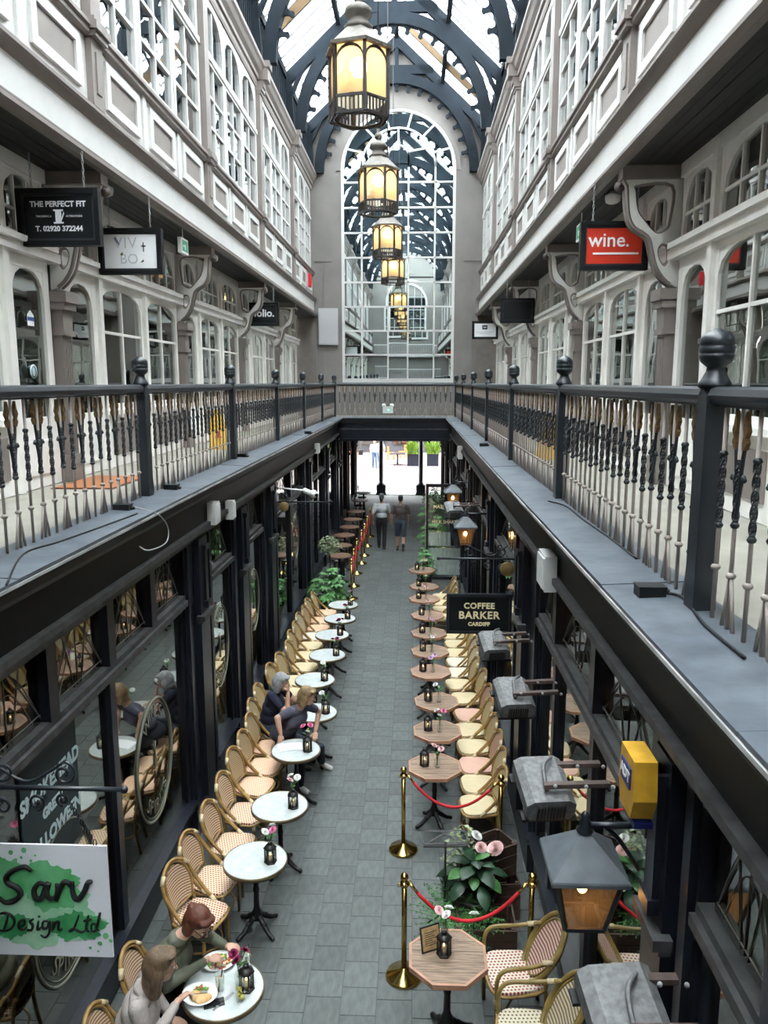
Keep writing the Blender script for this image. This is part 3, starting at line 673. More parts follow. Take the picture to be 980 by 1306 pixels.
# gilt oval "wines / spirits" transfers on the glass beside the marble tables
M['gilt'] = mat('faded_gilt_transfer', (.22,.22,.16), .5)
def transfer(y, z, r, wn, words=('WINES','SPIRITS')):
    x = -1.944
    for rr in (r, r*.93): MB().tube([(x, y+rr*.82*math.cos(2*PI*k/40), z+rr*math.sin(2*PI*k/40)) for k in range(40)], (.013 if r > .56 else .009) if rr == r else .004, 4, closed=True).build('transfer_rim', M['gilt'], wn)
    for i, wd in enumerate(words):
        n = len(wd)
        for k, ch in enumerate(wd):
            a = math.radians(90+(-(k-(n-1)/2)*15)) if i == 0 else math.radians(270+(k-(n-1)/2)*13)
            up = a-PI/2 if i == 0 else a+PI/2
            R4 = Matrix.Translation((x, y+.74*r*.82*math.cos(a), z+.78*r*math.sin(a)))@Matrix(((0,0,1,0),(1,0,0,0),(0,1,0,0),(0,0,0,1)))@Matrix.Rotation(up, 4, 'Z')
            obj('letter', text_mesh(ch, r*.30, M['gilt'], .003, R4), wn)
    MB().cyl((x,y-.02,z-.1*r),(x,y+.02,z+.3*r),.006,n=4).tube([(x,y+.1*r*math.sin(k*.7)*k/6,z-.3*r+.1*r*k) for k in range(7)],.006,4).build('vine_motif', M['gilt'], wn)
for (yy, zz, rr, key) in ((5.05,1.42,.60,3.95),(7.06,1.50,.62,3.95),(9.72,1.75,.55,9.15),(11.9,1.75,.5,11.35),(16.4,1.9,.5,13.75)): transfer(yy, zz, rr, WSHOP[(-1, key)])
# poster inside the window
po = thing('window_poster', 'dark poster with pale block letters behind the glass beside the green splash sign', 'poster', (-1.938, 4.95, 1.78))
MB().box(-.012,0,-.42,.42,0,.95).build('panel', mat('dark_teal_poster', (.012,.03,.035), .6), po)
M['ice'] = mat('pale_ice_lettering', (.55,.68,.70), .5)
LY = Matrix(((0,0,1,.004),(1,0,0,0),(0,1,0,0),(0,0,0,1)))
for t, z, sz in (('SMOKEHEAD', .66, .15), ('GREEN', .47, .10), ('HALLOWEEN', .28, .14)): obj('lettering', text_mesh(t, sz, M['ice'], .002, Matrix.Translation((0,0,z))@LY, .006), po)
# a mirrored gilt sign seen through the transom on the other side
wn = WSHOP[(1, 3.84)]
for t, z, sz in (('KA', 3.26, .16), ('HIGNA', 3.08, .11)):
    obj('lettering', text_mesh(t, sz, M['goldpaint'], .002, Matrix.Translation((2.0, 7.2, z))@Matrix(((0,0,1,0),(1,0,0,0),(0,1,0,0),(0,0,0,1)))), wn)
# passage end columns
def column(x):
    c = thing('iron_column', 'slim dark iron column on black pedestal at the street end, %s' % ('beside the walking man in grey' if x < 0 else 'beside the leafy planters'), 'column', (x, 35.9, 0))
    MB().box(-.21,.21,-.21,.21,0,.46).box(-.24,.24,-.24,.24,0,.08).build('pedestal', M['navy'], c)
    MB().lathe([(.13,.46),(.15,.5),(.13,.56),(.115,.6),(.108,.7),(.105,3.1),(.11,3.2),(.14,3.3),(.16,3.46)], 14).build('shaft', mat('dull_bronze_iron', (.09,.08,.08), .4), c)
column(-.88); column(.98)

# ================================================================== BALUSTRADES
iron3 = [M['balust'], M['iron'], M['gold']]
def twist(mb, z0, z1, r, mi, n=6, turns=5):
    P = []; 
    k = max(8, int((z1-z0)/.018))
    vs = []; fs = []
    for i in range(k+1):
        z = z0+(z1-z0)*i/k; off = turns*2*PI*i/k
        for j in range(4):
            a = off/4*1.0+PI/2*j; rr = r*1.36; vs.append((rr*math.cos(a), rr*math.sin(a), z))
    for i in range(k):
        for j in range(4): fs.append((i*4+j, i*4+(j+1) % 4, (i+1)*4+(j+1) % 4, (i+1)*4+j))
    mb.add(vs, fs, mi)
def knob(mb, z, r, h, mi): mb.lathe([(.008,z-h),(r*.75,z-h*.7),(r,z),(r*.75,z+h*.7),(.008,z+h)], 8, mi=mi)
def baluster(kind):
    mb = MB(); H = 1.02
    mb.cyl((0,0,0),(0,0,H),.0105,n=6,mi=0); knob(mb,.27,.024,.016,0)
    twist(mb, .50 if kind else .47, .79, .0125, 1)
    knob(mb,.50 if kind else .47,.022,.016,1)
    if not kind: knob(mb,.80,.022,.016,1)
    if kind:
        # splayed feet (axis along the balustrade = local y)
        for t in (-1,1): mb.cyl((0,t*.066,0),(0,t*.006,.265),.010,n=6,mi=0)
        # fleur: black stems rising to gilt leaves
        for t in (-1,1):
            mb.tube(smoothpts([(0,t*.008,.53),(0,t*.018,.62),(0,t*.034,.69),(0,t*.052,.72),(0,t*.060,.708)],3),[.010]*12+[.012],6,1)
            mb.ball((0,t*.060,.705),.013,6,5,1)
            mb.tube(smoothpts([(0,t*.010,.60),(0,t*.026,.74),(0,t*.046,.85)],4),.010,6,1)
            mb.prism([(t*.036,.83),(t*.056,.835),(t*.074,.865),(t*.060,.885),(t*.080,.915),(t*.064,.95),(t*.054,1.0),(t*.040,.965),(t*.034,.925),(t*.046,.895),(t*.032,.865)], lambda u,v,w:(w,u,v), -.010, .010, 2)
    return mb.mesh('fleur_baluster' if kind else 'twisted_baluster', iron3)
BAL = {k: baluster(k) for k in (0,1)}
post_me = MB()
post_me.prism([(-.062,0),(.062,0),(.062,1.02),(.045,1.07),(0,1.10),(-.045,1.07),(-.062,1.02)], lambda u,v,w:(w,u,v), -.055, .055)
post_me = post_me.mesh('post', M['iron'])
fin_me = MB().lathe([(.055,0),(.075,.015),(.075,.03),(.062,.05),(.044,.085),(.04,.105),(.052,.115),(.07,.13),(.078,.15),(.078,.165),(.072,.169),(.078,.175),(.079,.20),(.073,.205),(.079,.211),(.074,.24),(.055,.262),(.028,.275),(.012,.284),(0,.286)], 20).mesh('finial', M['iron'])
def handrail(p0, p1):
    p0 = Vector(p0); p1 = Vector(p1); d = (p1-p0).normalized(); a = d.cross(Vector((0,0,1)))
    prof = [(-.048,.0),(-.052,.022),(-.040,.05),(-.018,.062),(.018,.062),(.040,.05),(.052,.022),(.048,0),(.030,-.016),(-.030,-.016)]
    n = len(prof); vs = [p+a*u+Vector((0,0,v)) for p in (p0,p1) for u,v in prof]
    return MB().add(vs, [tuple(range(n)), tuple(range(n,2*n))]+[(i,(i+1)%n,n+(i+1)%n,n+i) for i in range(n)], 0, False)
def run(par, P0, P1, n, first):
    P0 = Vector(P0); P1 = Vector(P1); rz = math.atan2(P1.y-P0.y, P1.x-P0.x)-PI/2
    handrail(P0+Vector((0,0,1.04)), P1+Vector((0,0,1.04))).build('handrail', M['iron'], par)
    for k in range(n):
        f = (k+.6)/(n+.2); kind = (k+first) % 2
        obj('fleur_baluster' if kind else 'twisted_baluster', BAL[kind], par, P0.lerp(P1, f), (0,0,rz))
    MB().bar(P0+Vector((0,0,1.015)), P1+Vector((0,0,1.015)), .03, .012).build('flat_rail', M['iron'], par)
YEND = 25.76
for s, lab in ((-1,'black and taupe iron balustrade on the gallery of the tailor sign'), (1,'black and taupe iron balustrade on the gallery of the red wine sign')):
    bl = thing('balustrade', lab, 'railing', (s*RD, 0, KERB), group='gallery railings')
    ys = POSTY[:-1]+[YEND]
    for y in ys:
        p = obj('post', post_me, bl, (0, y, 0)); obj('finial', fin_me, p, (0,0,1.085))
    for a, e in zip(ys, ys[1:]): run(bl, (0, a+.06, 0), (0, e-.06, 0), 20, 1)
bl = thing('balustrade', 'black and taupe iron balustrade crossing below the arched end window', 'railing', (0, YEND, KERB), group='gallery railings')
run(bl, (-RD+.08, 0, 0), (RD-.08, 0, 0), 23, 0)
bl = thing('balustrade', 'black iron balustrade on the bridge behind the viewer', 'railing', (0, -2.25, KERB), group='gallery railings')
run(bl, (-RD+.08, 0, 0), (RD-.08, 0, 0), 22, 0)
# ================================================================== HANGING LANTERNS
M['lantglass'] = glass('amber_lantern_glass', (.92,.78,.52), .02, 1.4, trans=(.72,(.94,.82,.60)))
M['lantmetal'] = mat('weathered_bronze', (.16,.145,.125), .6, .3, var=.2, scale=12)
M['lantdark'] = mat('dark_lantern_iron', (.03,.025,.025), .5)
M['bulb'] = emit('warm_bulb', (1.0,.70,.36), 15)
def pendant():
    t = thing('pendant_lantern', 'x', 'lantern'); n = 6; R = .325
    V = [Vector((R*math.cos(PI/3*k+PI/6), R*math.sin(PI/3*k+PI/6), 0)) for k in range(6)]
    MB().lathe([(.37,.66),(.375,.69),(.34,.70),(.17,.86),(.15,.88)], 6, rot=PI/6, sm=False).build('canopy', M['lantmetal'], t)
    MB().lathe([(.15,.88),(.155,.91),(.12,.93),(.10,.99),(.15,1.03),(.14,1.08),(.09,1.12),(.045,1.13),(.04,1.16),(.065,1.19),(.055,1.24),(.022,1.27),(.028,1.31),(.02,1.36),(.018,1.42)], 14).build('finial', M['lantmetal'], t)
    MB().tube([(0,0,1.4),(0,0,8.1)],.011,6).build('suspension_rod', M['lantdark'], t)
    mbr = MB()
    for k in range(6):
        a, b = V[k], V[(k+1) % 6]
        MB().box(-.017,.017,-.017,.017,0,.68).build('corner_post', M['lantdark'], t, a, (0,0,PI/3*k+PI/6))
        d = (b-a); L = d.length; d.normalize(); nr = Vector((-d.y, d.x, 0)); mid = (a+b)/2
        e = .955
        p = MB().add([a*e+Vector((0,0,.19)), b*e+Vector((0,0,.19)), b*e+Vector((0,0,.68)), a*e+Vector((0,0,.68))], [(0,1,2,3)]); p.build('pane', M['lantglass'], t)
        m2 = MB(); f3 = lambda u, v, w: tuple(mid*(1+w)+d*u+Vector((0,0,v)))
        A = [(L*.44*math.cos(PI*j/10), .50+.13*math.sin(PI*j/10)) for j in range(11)]; B = [(L*.44*math.cos(PI*j/10)*1.06, .515+.145*math.sin(PI*j/10)) for j in range(11)]
        m2.strip(A, B, f3, -.03, .01); m2.build('arch_bar', M['lantdark'], t)
        g = MB()
        for z in (.005,.165): g.obox(mid+Vector((0,0,z)), (L, .022, .026), Matrix((d, -nr, Vector((0,0,1)))).transposed())
        for j in range(7): g.obox(a.lerp(b, (j+.5)/7)+Vector((0,0,.085)), (.013, .014, .15), Matrix((d, -nr, Vector((0,0,1)))).transposed())
        g.build('grille', M['lantdark'], t)
    MB().tube([(.24*math.cos(2*PI*k/24), .24*math.sin(2*PI*k/24), .0) for k in range(24)], .014, 6, closed=True).build('ring', M['lantdark'], t)
    MB().cyl((.1,.1,.2),(.1,.1,.44),.02,n=8).cyl((-.1,-.08,.2),(-.1,-.08,.44),.02,n=8).build('lampholder', M['lantmetal'], t)
    MB().ball((0,0,.52),.10,14,10).build('bulb', M['bulb'], t)
    return t
PL = pendant()
for i, (y, l) in enumerate(((8.8,'glowing hexagonal lantern hanging between the tailor sign and the red wine sign'),(13.45,'glowing hexagonal lantern, second from the tailor sign towards the arched window'),
                            (18.1,'glowing hexagonal lantern hanging between the folio sign and blank black sign'),(22.75,'glowing hexagonal lantern hanging just before the arched end window'),(4.15,'hexagonal lantern hanging above and behind the viewer'),(-.5,'hexagonal lantern far behind the viewer'))):
    place(PL, USED, (0, y, 7.97), .12*i+.26, l, 'pendant lanterns')

# ================================================================== SIGNS ON THE GALLERIES
def chain(mb, p0, p1, r=.006):
    p0 = Vector(p0); p1 = Vector(p1); n = max(3, int((p1-p0).length/.035))
    for k in range(n):
        c = p0.lerp(p1, (k+.5)/n); a = PI/2*(k % 2)
        mb.tube([c+Vector((.010*math.cos(q)*math.cos(a), .010*math.cos(q)*math.sin(a), .022*math.sin(q))) for q in [2*PI*j/8 for j in range(8)]], r*.6, 4, closed=True)
def hanging(name, label, xc, y, w, h, z0, face, group='hanging shop signs', zt=SOF, fr=.05, frame=None):
    t = thing(name, label, 'sign', (xc, y, z0), group=group)
    MB().box(-w/2+fr,w/2-fr,-.02,.02,fr,h-fr).build('board', face, t)
    m = MB()
    for (a,b,c,d) in ((-w/2,w/2,0,fr),(-w/2,w/2,h-fr,h),(-w/2,-w/2+fr,fr,h-fr),(w/2-fr,w/2,fr,h-fr)): m.box(a,b,-.045,.045,c,d)
    m.build('frame', frame or M['signblack'], t)
    m = MB()
    q = fr+.022
    for (a,b,c,d) in ((-w/2+fr,w/2-fr,fr,q),(-w/2+fr,w/2-fr,h-q,h-fr),(-w/2+fr,-w/2+q,q,h-q),(w/2-q,w/2-fr,q,h-q)): m.box(a,b,-.03,.03,c,d)
    m.build('bead_frame', M['iron'] if frame is None else frame, t)
    if zt:
        for sx in (-1,1):
            m = MB(); chain(m, (sx*w*.32,0,h), (sx*w*.32,0,zt-z0)); m.build('chain', M['grey_pl'], t)
    return t
def put(t, s, size, z, m, x=0, bold=.0, space=1.0, y=-.024, shear=0):
    return obj('lettering', text_mesh(s, size, m, .003, Matrix.Translation((x, y, z))@XZ(0), bold, shear, space), t)
sg = hanging('shop_sign', 'black framed sign for tailoring with white lettering and cotton reel', -2.97, 8.0, .84, .55, 6.56, M['signblack'])
put(sg,'THE PERFECT FIT',.075,.40,M['signwhite'],bold=.002); put(sg,'TAILORING &',.026,.285,M['signwhite'],-.15); put(sg,'ALTERATIONS',.026,.285,M['signwhite'],.16); put(sg,'T. 02920 372244',.07,.165,M['signwhite'],bold=.0025)
MB().box(-.05,.05,-.026,-.022,.335,.35).box(-.05,.05,-.026,-.022,.215,.23).box(-.03,.03,-.026,-.022,.23,.335).prism([(.03,.24),(.06,.31),(.055,.33),(.025,.25)],lambda u,v,w:(u,w,v),-.026,-.022).build('cotton_reel_motif', M['signwhite'], sg)
sg = hanging('shop_sign', 'black framed sign with pale face and sketched grey letters', -2.92, 9.85, .80, .55, 6.53, M['signwhite'])
M['sketch'] = mat('grey_sketch_print', (.52,.53,.55), .6)
put(sg,'VIV',.19,.37,M['sketch'],-.06,space=1.1); put(sg,'BO',.17,.18,M['sketch'],-.02); 
MB().box(.16,.172,-.026,-.022,.27,.38).box(.14,.195,-.026,-.022,.33,.345).build('cross_motif', M['ink'], sg)
MB().prism([(-.20,.42),(-.18,.46),(-.13,.36),(-.14,.35)],lambda u,v,w:(u,w,v),-.026,-.022).build('feather_motif', mat('blue_grey_print',(.16,.20,.32),.6), sg)
MB().prism([(-.13,.24),(-.10,.27),(-.09,.24),(-.11,.22)],lambda u,v,w:(u,w,v),-.026,-.022).prism([(.12,.14),(.16,.18),(.165,.15)],lambda u,v,w:(u,w,v),-.026,-.022).build('leaf_motif', M['stem'], sg)
sg = hanging('shop_sign', 'plain black sign reading folio in white letters', -2.93, 18.6, .70, .54, 6.52, M['signblack'])
put(sg,'folio.',.24,.29,M['signwhite'],bold=.006)
sg = hanging('shop_sign', 'black framed bright red sign reading wine with a white underline', 2.90, 9.35, .78, .54, 6.48, M['signred'])
put(sg,'wine.',.22,.33,M['signwhite'],-.06,bold=.002); MB().box(-.24,.28,-.026,-.022,.175,.197).build('underline', M['signwhite'], sg)
sg = hanging('shop_sign', 'plain black blank sign beyond the red wine sign', 2.93, 17.9, .76, .54, 6.52, M['signblack'])
sg = hanging('shop_sign', 'small black framed pale sign with dark square emblem near the end wall', 2.80, 24.4, .80, .54, 6.52, M['signwhite'])
MB().box(-.09,.07,-.026,-.022,.29,.42).build('emblem', mat('dark_slate_print',(.05,.05,.08),.6), sg); MB().box(-.05,.03,-.028,-.025,.345,.365).build('emblem_mark', M['signwhite'], sg)
MB().box(-.28,.24,-.026,-.022,.20,.215).box(-.18,.15,-.026,-.022,.16,.172).build('caption_print', M['sketch'], sg)

# ================================================================== LITTLE FIXTURES UPSTAIRS
bul = None
def bulkhead(s, y, label):
    t = thing('bulkhead_light', label, 'light fitting', (s*3.0, y, SOF-.12), 0, 'bulkhead lights under the galleries')
    MB().box(-.06,.06,-.13,.13,.09,.115).build('backplate', M['white_pl'], t)
    MB().lathe([(.055,0),(.085,.02),(.095,.06),(.095,.09)],10).build('diffuser', M['white_pl'], t)
    for o in t.children:
        if o.name.startswith('diffuser'): o.scale = (1, 1.5, 1)
for s, y, l in ((-1,9.3,'white bulkhead light under the soffit by the tailor sign'),(-1,14.2,'white bulkhead light by the scroll bracket past the sketched sign'),(-1,18.9,'white bulkhead light by the folio sign'),(-1,23.4,'white bulkhead light at the end of the folio gallery'),
                (1,9.9,'white bulkhead light under the soffit by the red wine sign'),(1,14.1,'white bulkhead light past the red wine sign'),(1,18.7,'white bulkhead light by the blank black sign'),(1,23.3,'white bulkhead light by the emblem sign')): bulkhead(s, y, l)
M['exit'] = mat('green_exit_face', (.02,.30,.16), .4)
for s, y, l in ((-1,11.9,'green exit sign hanging from the soffit on the tailor gallery'),(1,11.0,'green exit sign hanging from the soffit on the wine gallery')):
    t = thing('exit_sign', l, 'exit sign', (s*2.86, y, 7.10))
    MB().box(-.03,.03,-.17,.17,0,.22).build('casing', M['white_pl'], t); 
    for q in (-1,1): MB().box(q*.031,q*.034,-.14,.14,.03,.19).build('face', M['exit'], t); 
    MB().box(-.034*0-.12,.12,-.174,-.17,.03,.19).build('face', M['exit'], t) if False else None
    for q in (-1,1): MB().box(q*.034,q*.037,-.02,.02,.06,.13).box(q*.034,q*.037,-.1,-.05,.09,.12).build('running_figure_mark', M['white_pl'], t)
    MB().cyl((0,0,.22),(0,0,SOF-7.10),.008,n=6).build('rod', M['white_pl'], t)
pnl = thing('grey_panel', 'blank pale grey panel mounted high on the end wall', 'panel', (-2.42, 27.02, 6.45)); p0 = at(407,440,y=27.0); p1 = at(431,393,y=27.0)
pnl.location = (p0.x, 27.05, p0.z)
MB().box(0,p1.x-p0.x,-.06,0,0,p1.z-p0.z).build('casing', mat('pale_grey_metal',(.45,.45,.46),.5), pnl); MB().box(.03,p1.x-p0.x-.03,-.07,-.06,.03,p1.z-p0.z-.03).build('face', bpy.data.materials['pale_grey_metal'], pnl)
p = at(395,357,x=-2.75)
rb = thing('alarm_bell_flag', 'small bright red alarm box at the end of the upper wall', 'alarm', (-2.78, p.y, p.z-.22)); MB().box(0,.08,-.12,.12,0,.42).build('casing', mat('alarm_red',(.62,.012,.02),.5), rb); MB().box(.08,.095,-.06,.06,.12,.30).build('cover', bpy.data.materials['alarm_red'], rb)
# emergency light on the far balustrade
em = thing('emergency_light', 'white twin spot emergency light box on the far balustrade', 'emergency light', (at(495,523,y=25.68).x, 25.66, at(495,523,y=25.68).z-.1))
MB().box(-.17,.17,-.06,.03,0,.22).build('casing', M['white_pl'], em)
for q in (-1,1): MB().lathe([(0,0),(.07,0),(.075,.03),(.05,.09),(0,.1)],10).build('spot_lamp', M['white_pl'], em, (q*.13,-.02,.22))
MB().ball((.02,-.065,.11),.02,8,6).build('indicator', emit('green_indicator',(.05,1,.5),3), em)
# wet floor signs (yellow) and door mat on the galleries
M['yellow'] = mat('yellow_plastic', (.75,.42,.01), .45)
def wetfloor(x, y, rz, l):
    t = thing('wet_floor_sign', l, 'floor sign', (x, y, KERB-.005), rz)
    for q in (-1,1):
        m = MB(); 
        m.add([(-.15,q*.16,0),(.15,q*.16,0),(.10,q*.02,.62),(-.10,q*.02,.62),(-.15,q*.175,0),(.15,q*.175,0),(.10,q*.035,.62),(-.10,q*.035,.62)],[(0,1,2,3),(7,6,5,4),(0,4,5,1),(1,5,6,2),(2,6,7,3),(3,7,4,0)])
        m.build('leaf_board', M['yellow'], t)
    MB().box(-.06,.06,-.03,.03,.62,.66).build('grip', M['yellow'], t)
    MB().prism([(-.06,.2),(.06,.2),(0,.33)],lambda u,v,w:(u,-.155+.13*(v-.1)/.6*1.0+w,v),-.02,-.012).build('warning_mark', mat('wet_sign_red',(.5,.02,.02),.5) if 'wet_sign_red' not in bpy.data.materials else bpy.data.materials['wet_sign_red'], t)
p = at(279,585,x=-2.75); wetfloor(-2.75, p.y, .3, 'yellow folding wet floor sign on the tailor gallery')
p = at(700,566,x=2.6); wetfloor(2.62, p.y+.2, -.3, 'yellow folding wet floor sign on the wine gallery')
p = at(88,617,z=KERB)
dm = thing('door_mat', 'rusty orange door mat on the tailor gallery', 'mat', (-2.95, p.y+.2, KERB-.01)); MB().box(-.32,.32,-.55,.55,0,.015).build('pile', mat('rust_coir',(.30,.11,.04),.95,var=.2,scale=60), dm); MB().box(-.34,.34,-.57,.57,-.0,.008).build('border', mat('brown_coir',(.12,.05,.03),.95), dm)
# junction boxes and cables on the kerbs
def jbox(px, py, l):
    p = at(px, py, z=KERB+.02); t = thing('junction_box', l, 'junction box', (p.x, p.y, KERB+.006), group='kerb junction boxes')
    MB().box(-.07,.07,-.05,.05,0,.055).build('body', M['blackpaint'], t); MB().box(-.074,.074,-.054,.054,.055,.066).build('lid', M['blackpaint'], t); MB().cyl((.07,0,.03),(.10,0,.03),.014,n=8).build('gland', M['blackpaint'], t)
for q in ((157,650,'black junction box on the lead kerb below the first tailor gallery post'),(219,624,'black junction box on the kerb just past the tailor gallery post'),(309,583,'black junction box on the kerb two posts along the tailor gallery'),
          (829,758,'black junction box with cable on the kerb below the wine gallery'),(617,569,'small black junction box far along the kerb of the wine gallery'),(393,553,'small black junction box far along the kerb of the tailor gallery')): jbox(*q)
def cable(pts, r, l, m=None):
    tag(MB().tube(smoothpts(pts, 6), r, 6).build('cable', m or M['blackpaint']), l, 'cable')
K = KERB+.02
def kp(px, py):
    q = at(px, py, z=K); q.z = KERB+.016+.05*max(0, abs(q.x)-KD); return q
cable([kp(950,842),kp(900,800),kp(880,775),kp(866,762),kp(840,757)], .008, 'black cable running along the lead kerb under the wine gallery railing')
cable([kp(812,715),kp(780,690),kp(745,665),kp(722,647),kp(700,640)], .007, 'thin black cable lying at the foot of the wine gallery balusters')
cable([kp(8,745),kp(30,708),kp(75,692),kp(130,672),kp(175,655)], .007, 'black cable snaking over the lead kerb under the tailor gallery railing')
cable([kp(172,648),at(200,655,x=-1.64),at(214,672,x=-1.63),at(212,692,x=-1.62),at(190,702,x=-1.63),at(178,697,x=-1.70)], .006, 'thin grey cable looping over the edge of the kerb', M['grey_pl'])
0 and cable([at(175,262,x=-2.66)]+[at(a,b,x=-2.67) for a,b in ((150,230),(128,180),(110,158))]+[at(60,128,x=-2.69)], .008, 'white cable looping along the upper fascia near the tailor sign', M['white_pl'])
0 and cable([at(250,755,x=-1.70),at(200,800,x=-1.72),at(150,828,x=-1.74),at(100,845,x=-1.76)], .007, 'grey cable sagging across the black shop fascia', M['grey_pl'])
# electrical boxes on the shop fascias
for (px,py,x,w,h,l) in ((267,654,-1.80,.20,.26,'white electrical box on the black fascia above the marble tables'),(289,650,-1.80,.12,.24,'narrow white electrical box with red wire on the black fascia'),
                      (402,572,-1.80,.22,.24,'small white electrical box far along the fascia of the marble tables'),(706,727,1.80,.34,.30,'louvred white electrical box on the fascia above the wooden tables'),(590,577,1.80,.3,.3,'small white electrical box far along the fascia above the wooden tables')):
    p = at(px,py,x=x); s = 1 if x > 0 else -1
    t = thing('electrical_box', l, 'electrical box', (x, p.y, p.z-h/2))
    MB().box(min(0,-s*.10),max(0,-s*.10),-w/2,w/2,0,h).build('casing', M['white_pl'], t)
    MB().box(min(-s*.10,-s*.115),max(-s*.10,-s*.115),-w/2+.02,w/2-.02,.02,h-.02).build('cover', M['white_pl'], t)

# ================================================================== BRACKET SIGNS, LAMPS AND HEATERS OVER THE AISLE
def scroll(c, r, turns, a0, flip=1, k=26, plane='xz'):
    P = []
    for i in range(k):
        f = i/(k-1); rr = r*(1-.8*f); a = a0+flip*turns*2*PI*f
        P.append(Vector((c[0]+rr*math.cos(a), c[1], c[2]+rr*math.sin(a))))
    return P
def ironwork(t, s, L, z):
    """wall bracket along x from the wall (local 0) out to s*L"""
    MB().tube([(0,0,z),(-s*L,0,z)], .014, 8).build('bracket_bar', M['iron'], t)
    MB().box(-.012,.012,-.05,.05,z-.35,z+.25).build('wall_plate', M['iron'], t)
    for c, r, fl in (((-s*.18,0,z+.10),.085,1),((-s*.62*L,0,z+.09),.075,-1),((-s*.16,0,z-.12),.07,-1),((-s*.36,0,z-.09),.055,1),((-s*.52,0,z-.07),.04,-1)):
        MB().tube(scroll(c, r, 1.4, PI/2 if c[2] > z else -PI/2, fl), .009, 6).build('scroll', M['iron'], t)
    MB().tube(smoothpts([(-s*.1,0,z+.17),(-s*.3,0,z+.04),(-s*.45,0,z+.1),(-s*.62*L,0,z+.16)],5), .009, 6).build('scroll_link', M['iron'], t)
    MB().ball((-s*(L+.015),0,z), .024, 8, 6).build('end_ball', M['iron'], t)
# coffee sign
bx_ = at(658,713,x=1.90); y = bx_.y; a = at(570,757,y=y); b = at(652,808,y=y); c0 = at(561,714,y=y)
t = thing('bracket_sign', 'black framed coffee shop sign with pale gold letters on scrolled iron bracket', 'sign', (1.90, y, 0))
ironwork(t, 1, 1.90-c0.x, bx_.z)
w = b.x-a.x; h = a.z-b.z; xc = (a.x+b.x)/2-1.90
brd = MB().box(xc-w/2,xc+w/2,-.018,.018,b.z,a.z).build('board', M['signblack'], t)
m = MB()
for (q0,q1,r0,r1) in ((xc-w/2,xc+w/2,a.z-.035,a.z),(xc-w/2,xc+w/2,b.z,b.z+.035),(xc-w/2,xc-w/2+.035,b.z,a.z),(xc+w/2-.035,xc+w/2,b.z,a.z)): m.box(q0,q1,-.032,.032,r0,r1)
m.build('frame', M['iron'], t)
for s_, sz, zz in (('COFFEE',.105,.70),('BARKER',.135,.46),('CARDIFF',.065,.24)): obj('lettering', text_mesh(s_, sz, M['goldpaint'], .003, Matrix.Translation((xc,-.02,b.z+h*zz))@XZ(0), .004, 0, 1.1), t)
for q in (-.3,.3): m = MB(); chain(m, (xc+q*w,0,a.z), (xc+q*w,0,bx_.z)); m.build('chain', M['iron'], t)
d = at(647,726,y=y-.03)
MB().lathe([(0,-.012),(.085,-.012),(.092,0),(.085,.012),(.07,.008),(.065,.012),(0,.012)],20).build('gilt_disc', mat('aged_gilt',(.30,.20,.08),.5,.4,var=.2,scale=40), t, (d.x-1.90,-.03,d.z), (PI/2,0,0))
# sign bracket on the other side, with disc and camera
bx_ = at(352,640,x=-1.90); y = bx_.y
t = thing('sign_bracket', 'bare iron bracket with a gilt disc on the shopfront of the marble tables', 'bracket', (-1.90, y, 0)); e = at(422,637,y=y)
ironwork(t, -1, e.x+1.90, bx_.z); d = at(362,646,y=y-.03)
MB().lathe([(0,-.012),(.085,-.012),(.092,0),(.085,.012),(0,.012)],20).build('gilt_disc', bpy.data.materials['aged_gilt'], t, (d.x+1.90,-.03,d.z), (PI/2,0,0))
c = at(400,630,y=y-.15)
t = thing('security_camera', 'white security camera above the bare iron bracket', 'camera', (c.x, y-.15, c.z)); MB().ball((0,0,0),.075,12,8).build('dome', M['white_pl'], t); MB().cyl((-.02,0,.0),(-.18,.1,.05),.05,n=10).build('body', M['white_pl'], t); MB().cyl((-.18,.1,.05),(-1.90-c.x,.1,.1),.015,n=6).build('arm', M['white_pl'], t); MB().cyl((.055,-.05,-.01),(.07,-.065,-.013),.03,n=10).build('lens', M['ink'], t)
# design studio sign
y = 4.02; e = at(155,1007,y=y); w0 = at(-25,1077,y=y); w1 = at(136,1077,y=y); bz = at(70,1218,y=y).z; tz = at(70,1077,y=y).z
t = thing('bracket_sign', 'white sign with green watercolour splash and black script on iron bracket', 'sign', (-1.92, y, 0))
ironwork(t, -1, e.x+1.92, e.z)
X0 = w0.x+1.92; X1 = w1.x+1.92; BW = X1-X0; BH = tz-bz
MB().box(X0,X1,-.006,.006,bz,tz).build('board', mat('white_sign_board',(.80,.80,.84),.35), t)
m = MB(); chain(m, (X1-.06,0,tz), (X1-.25,0,e.z)); m.build('chain', M['iron'], t)
m = MB(); chain(m, (X0+.06,0,tz), (X0+.1,0,e.z)); m.build('chain', M['iron'], t)
def splash(cx, cz, rx, rz, seed, mt, y, n=64, amp=.16):
    rr = random.Random(seed); ph = [rr.uniform(0,6.28) for _ in range(6)]
    P = []
    for k in range(n):
        an = 2*PI*k/n; f = 1+amp*(math.sin(2*an+ph[0])*.6+math.sin(5*an+ph[1])*.5+math.sin(9*an+ph[2])*.35+math.sin(17*an+ph[3])*.3)+rr.uniform(-.06,.06)
        P.append((cx+rx*f*math.cos(an), cz+rz*f*math.sin(an)))
    return obj('green_splash', poly_mesh('green_splash', P, [], .001, XZ(y), mt), t)
ux = lambda px: X0+(px+25)/161*BW
uz = lambda py: tz-(py-1077)/141*BH
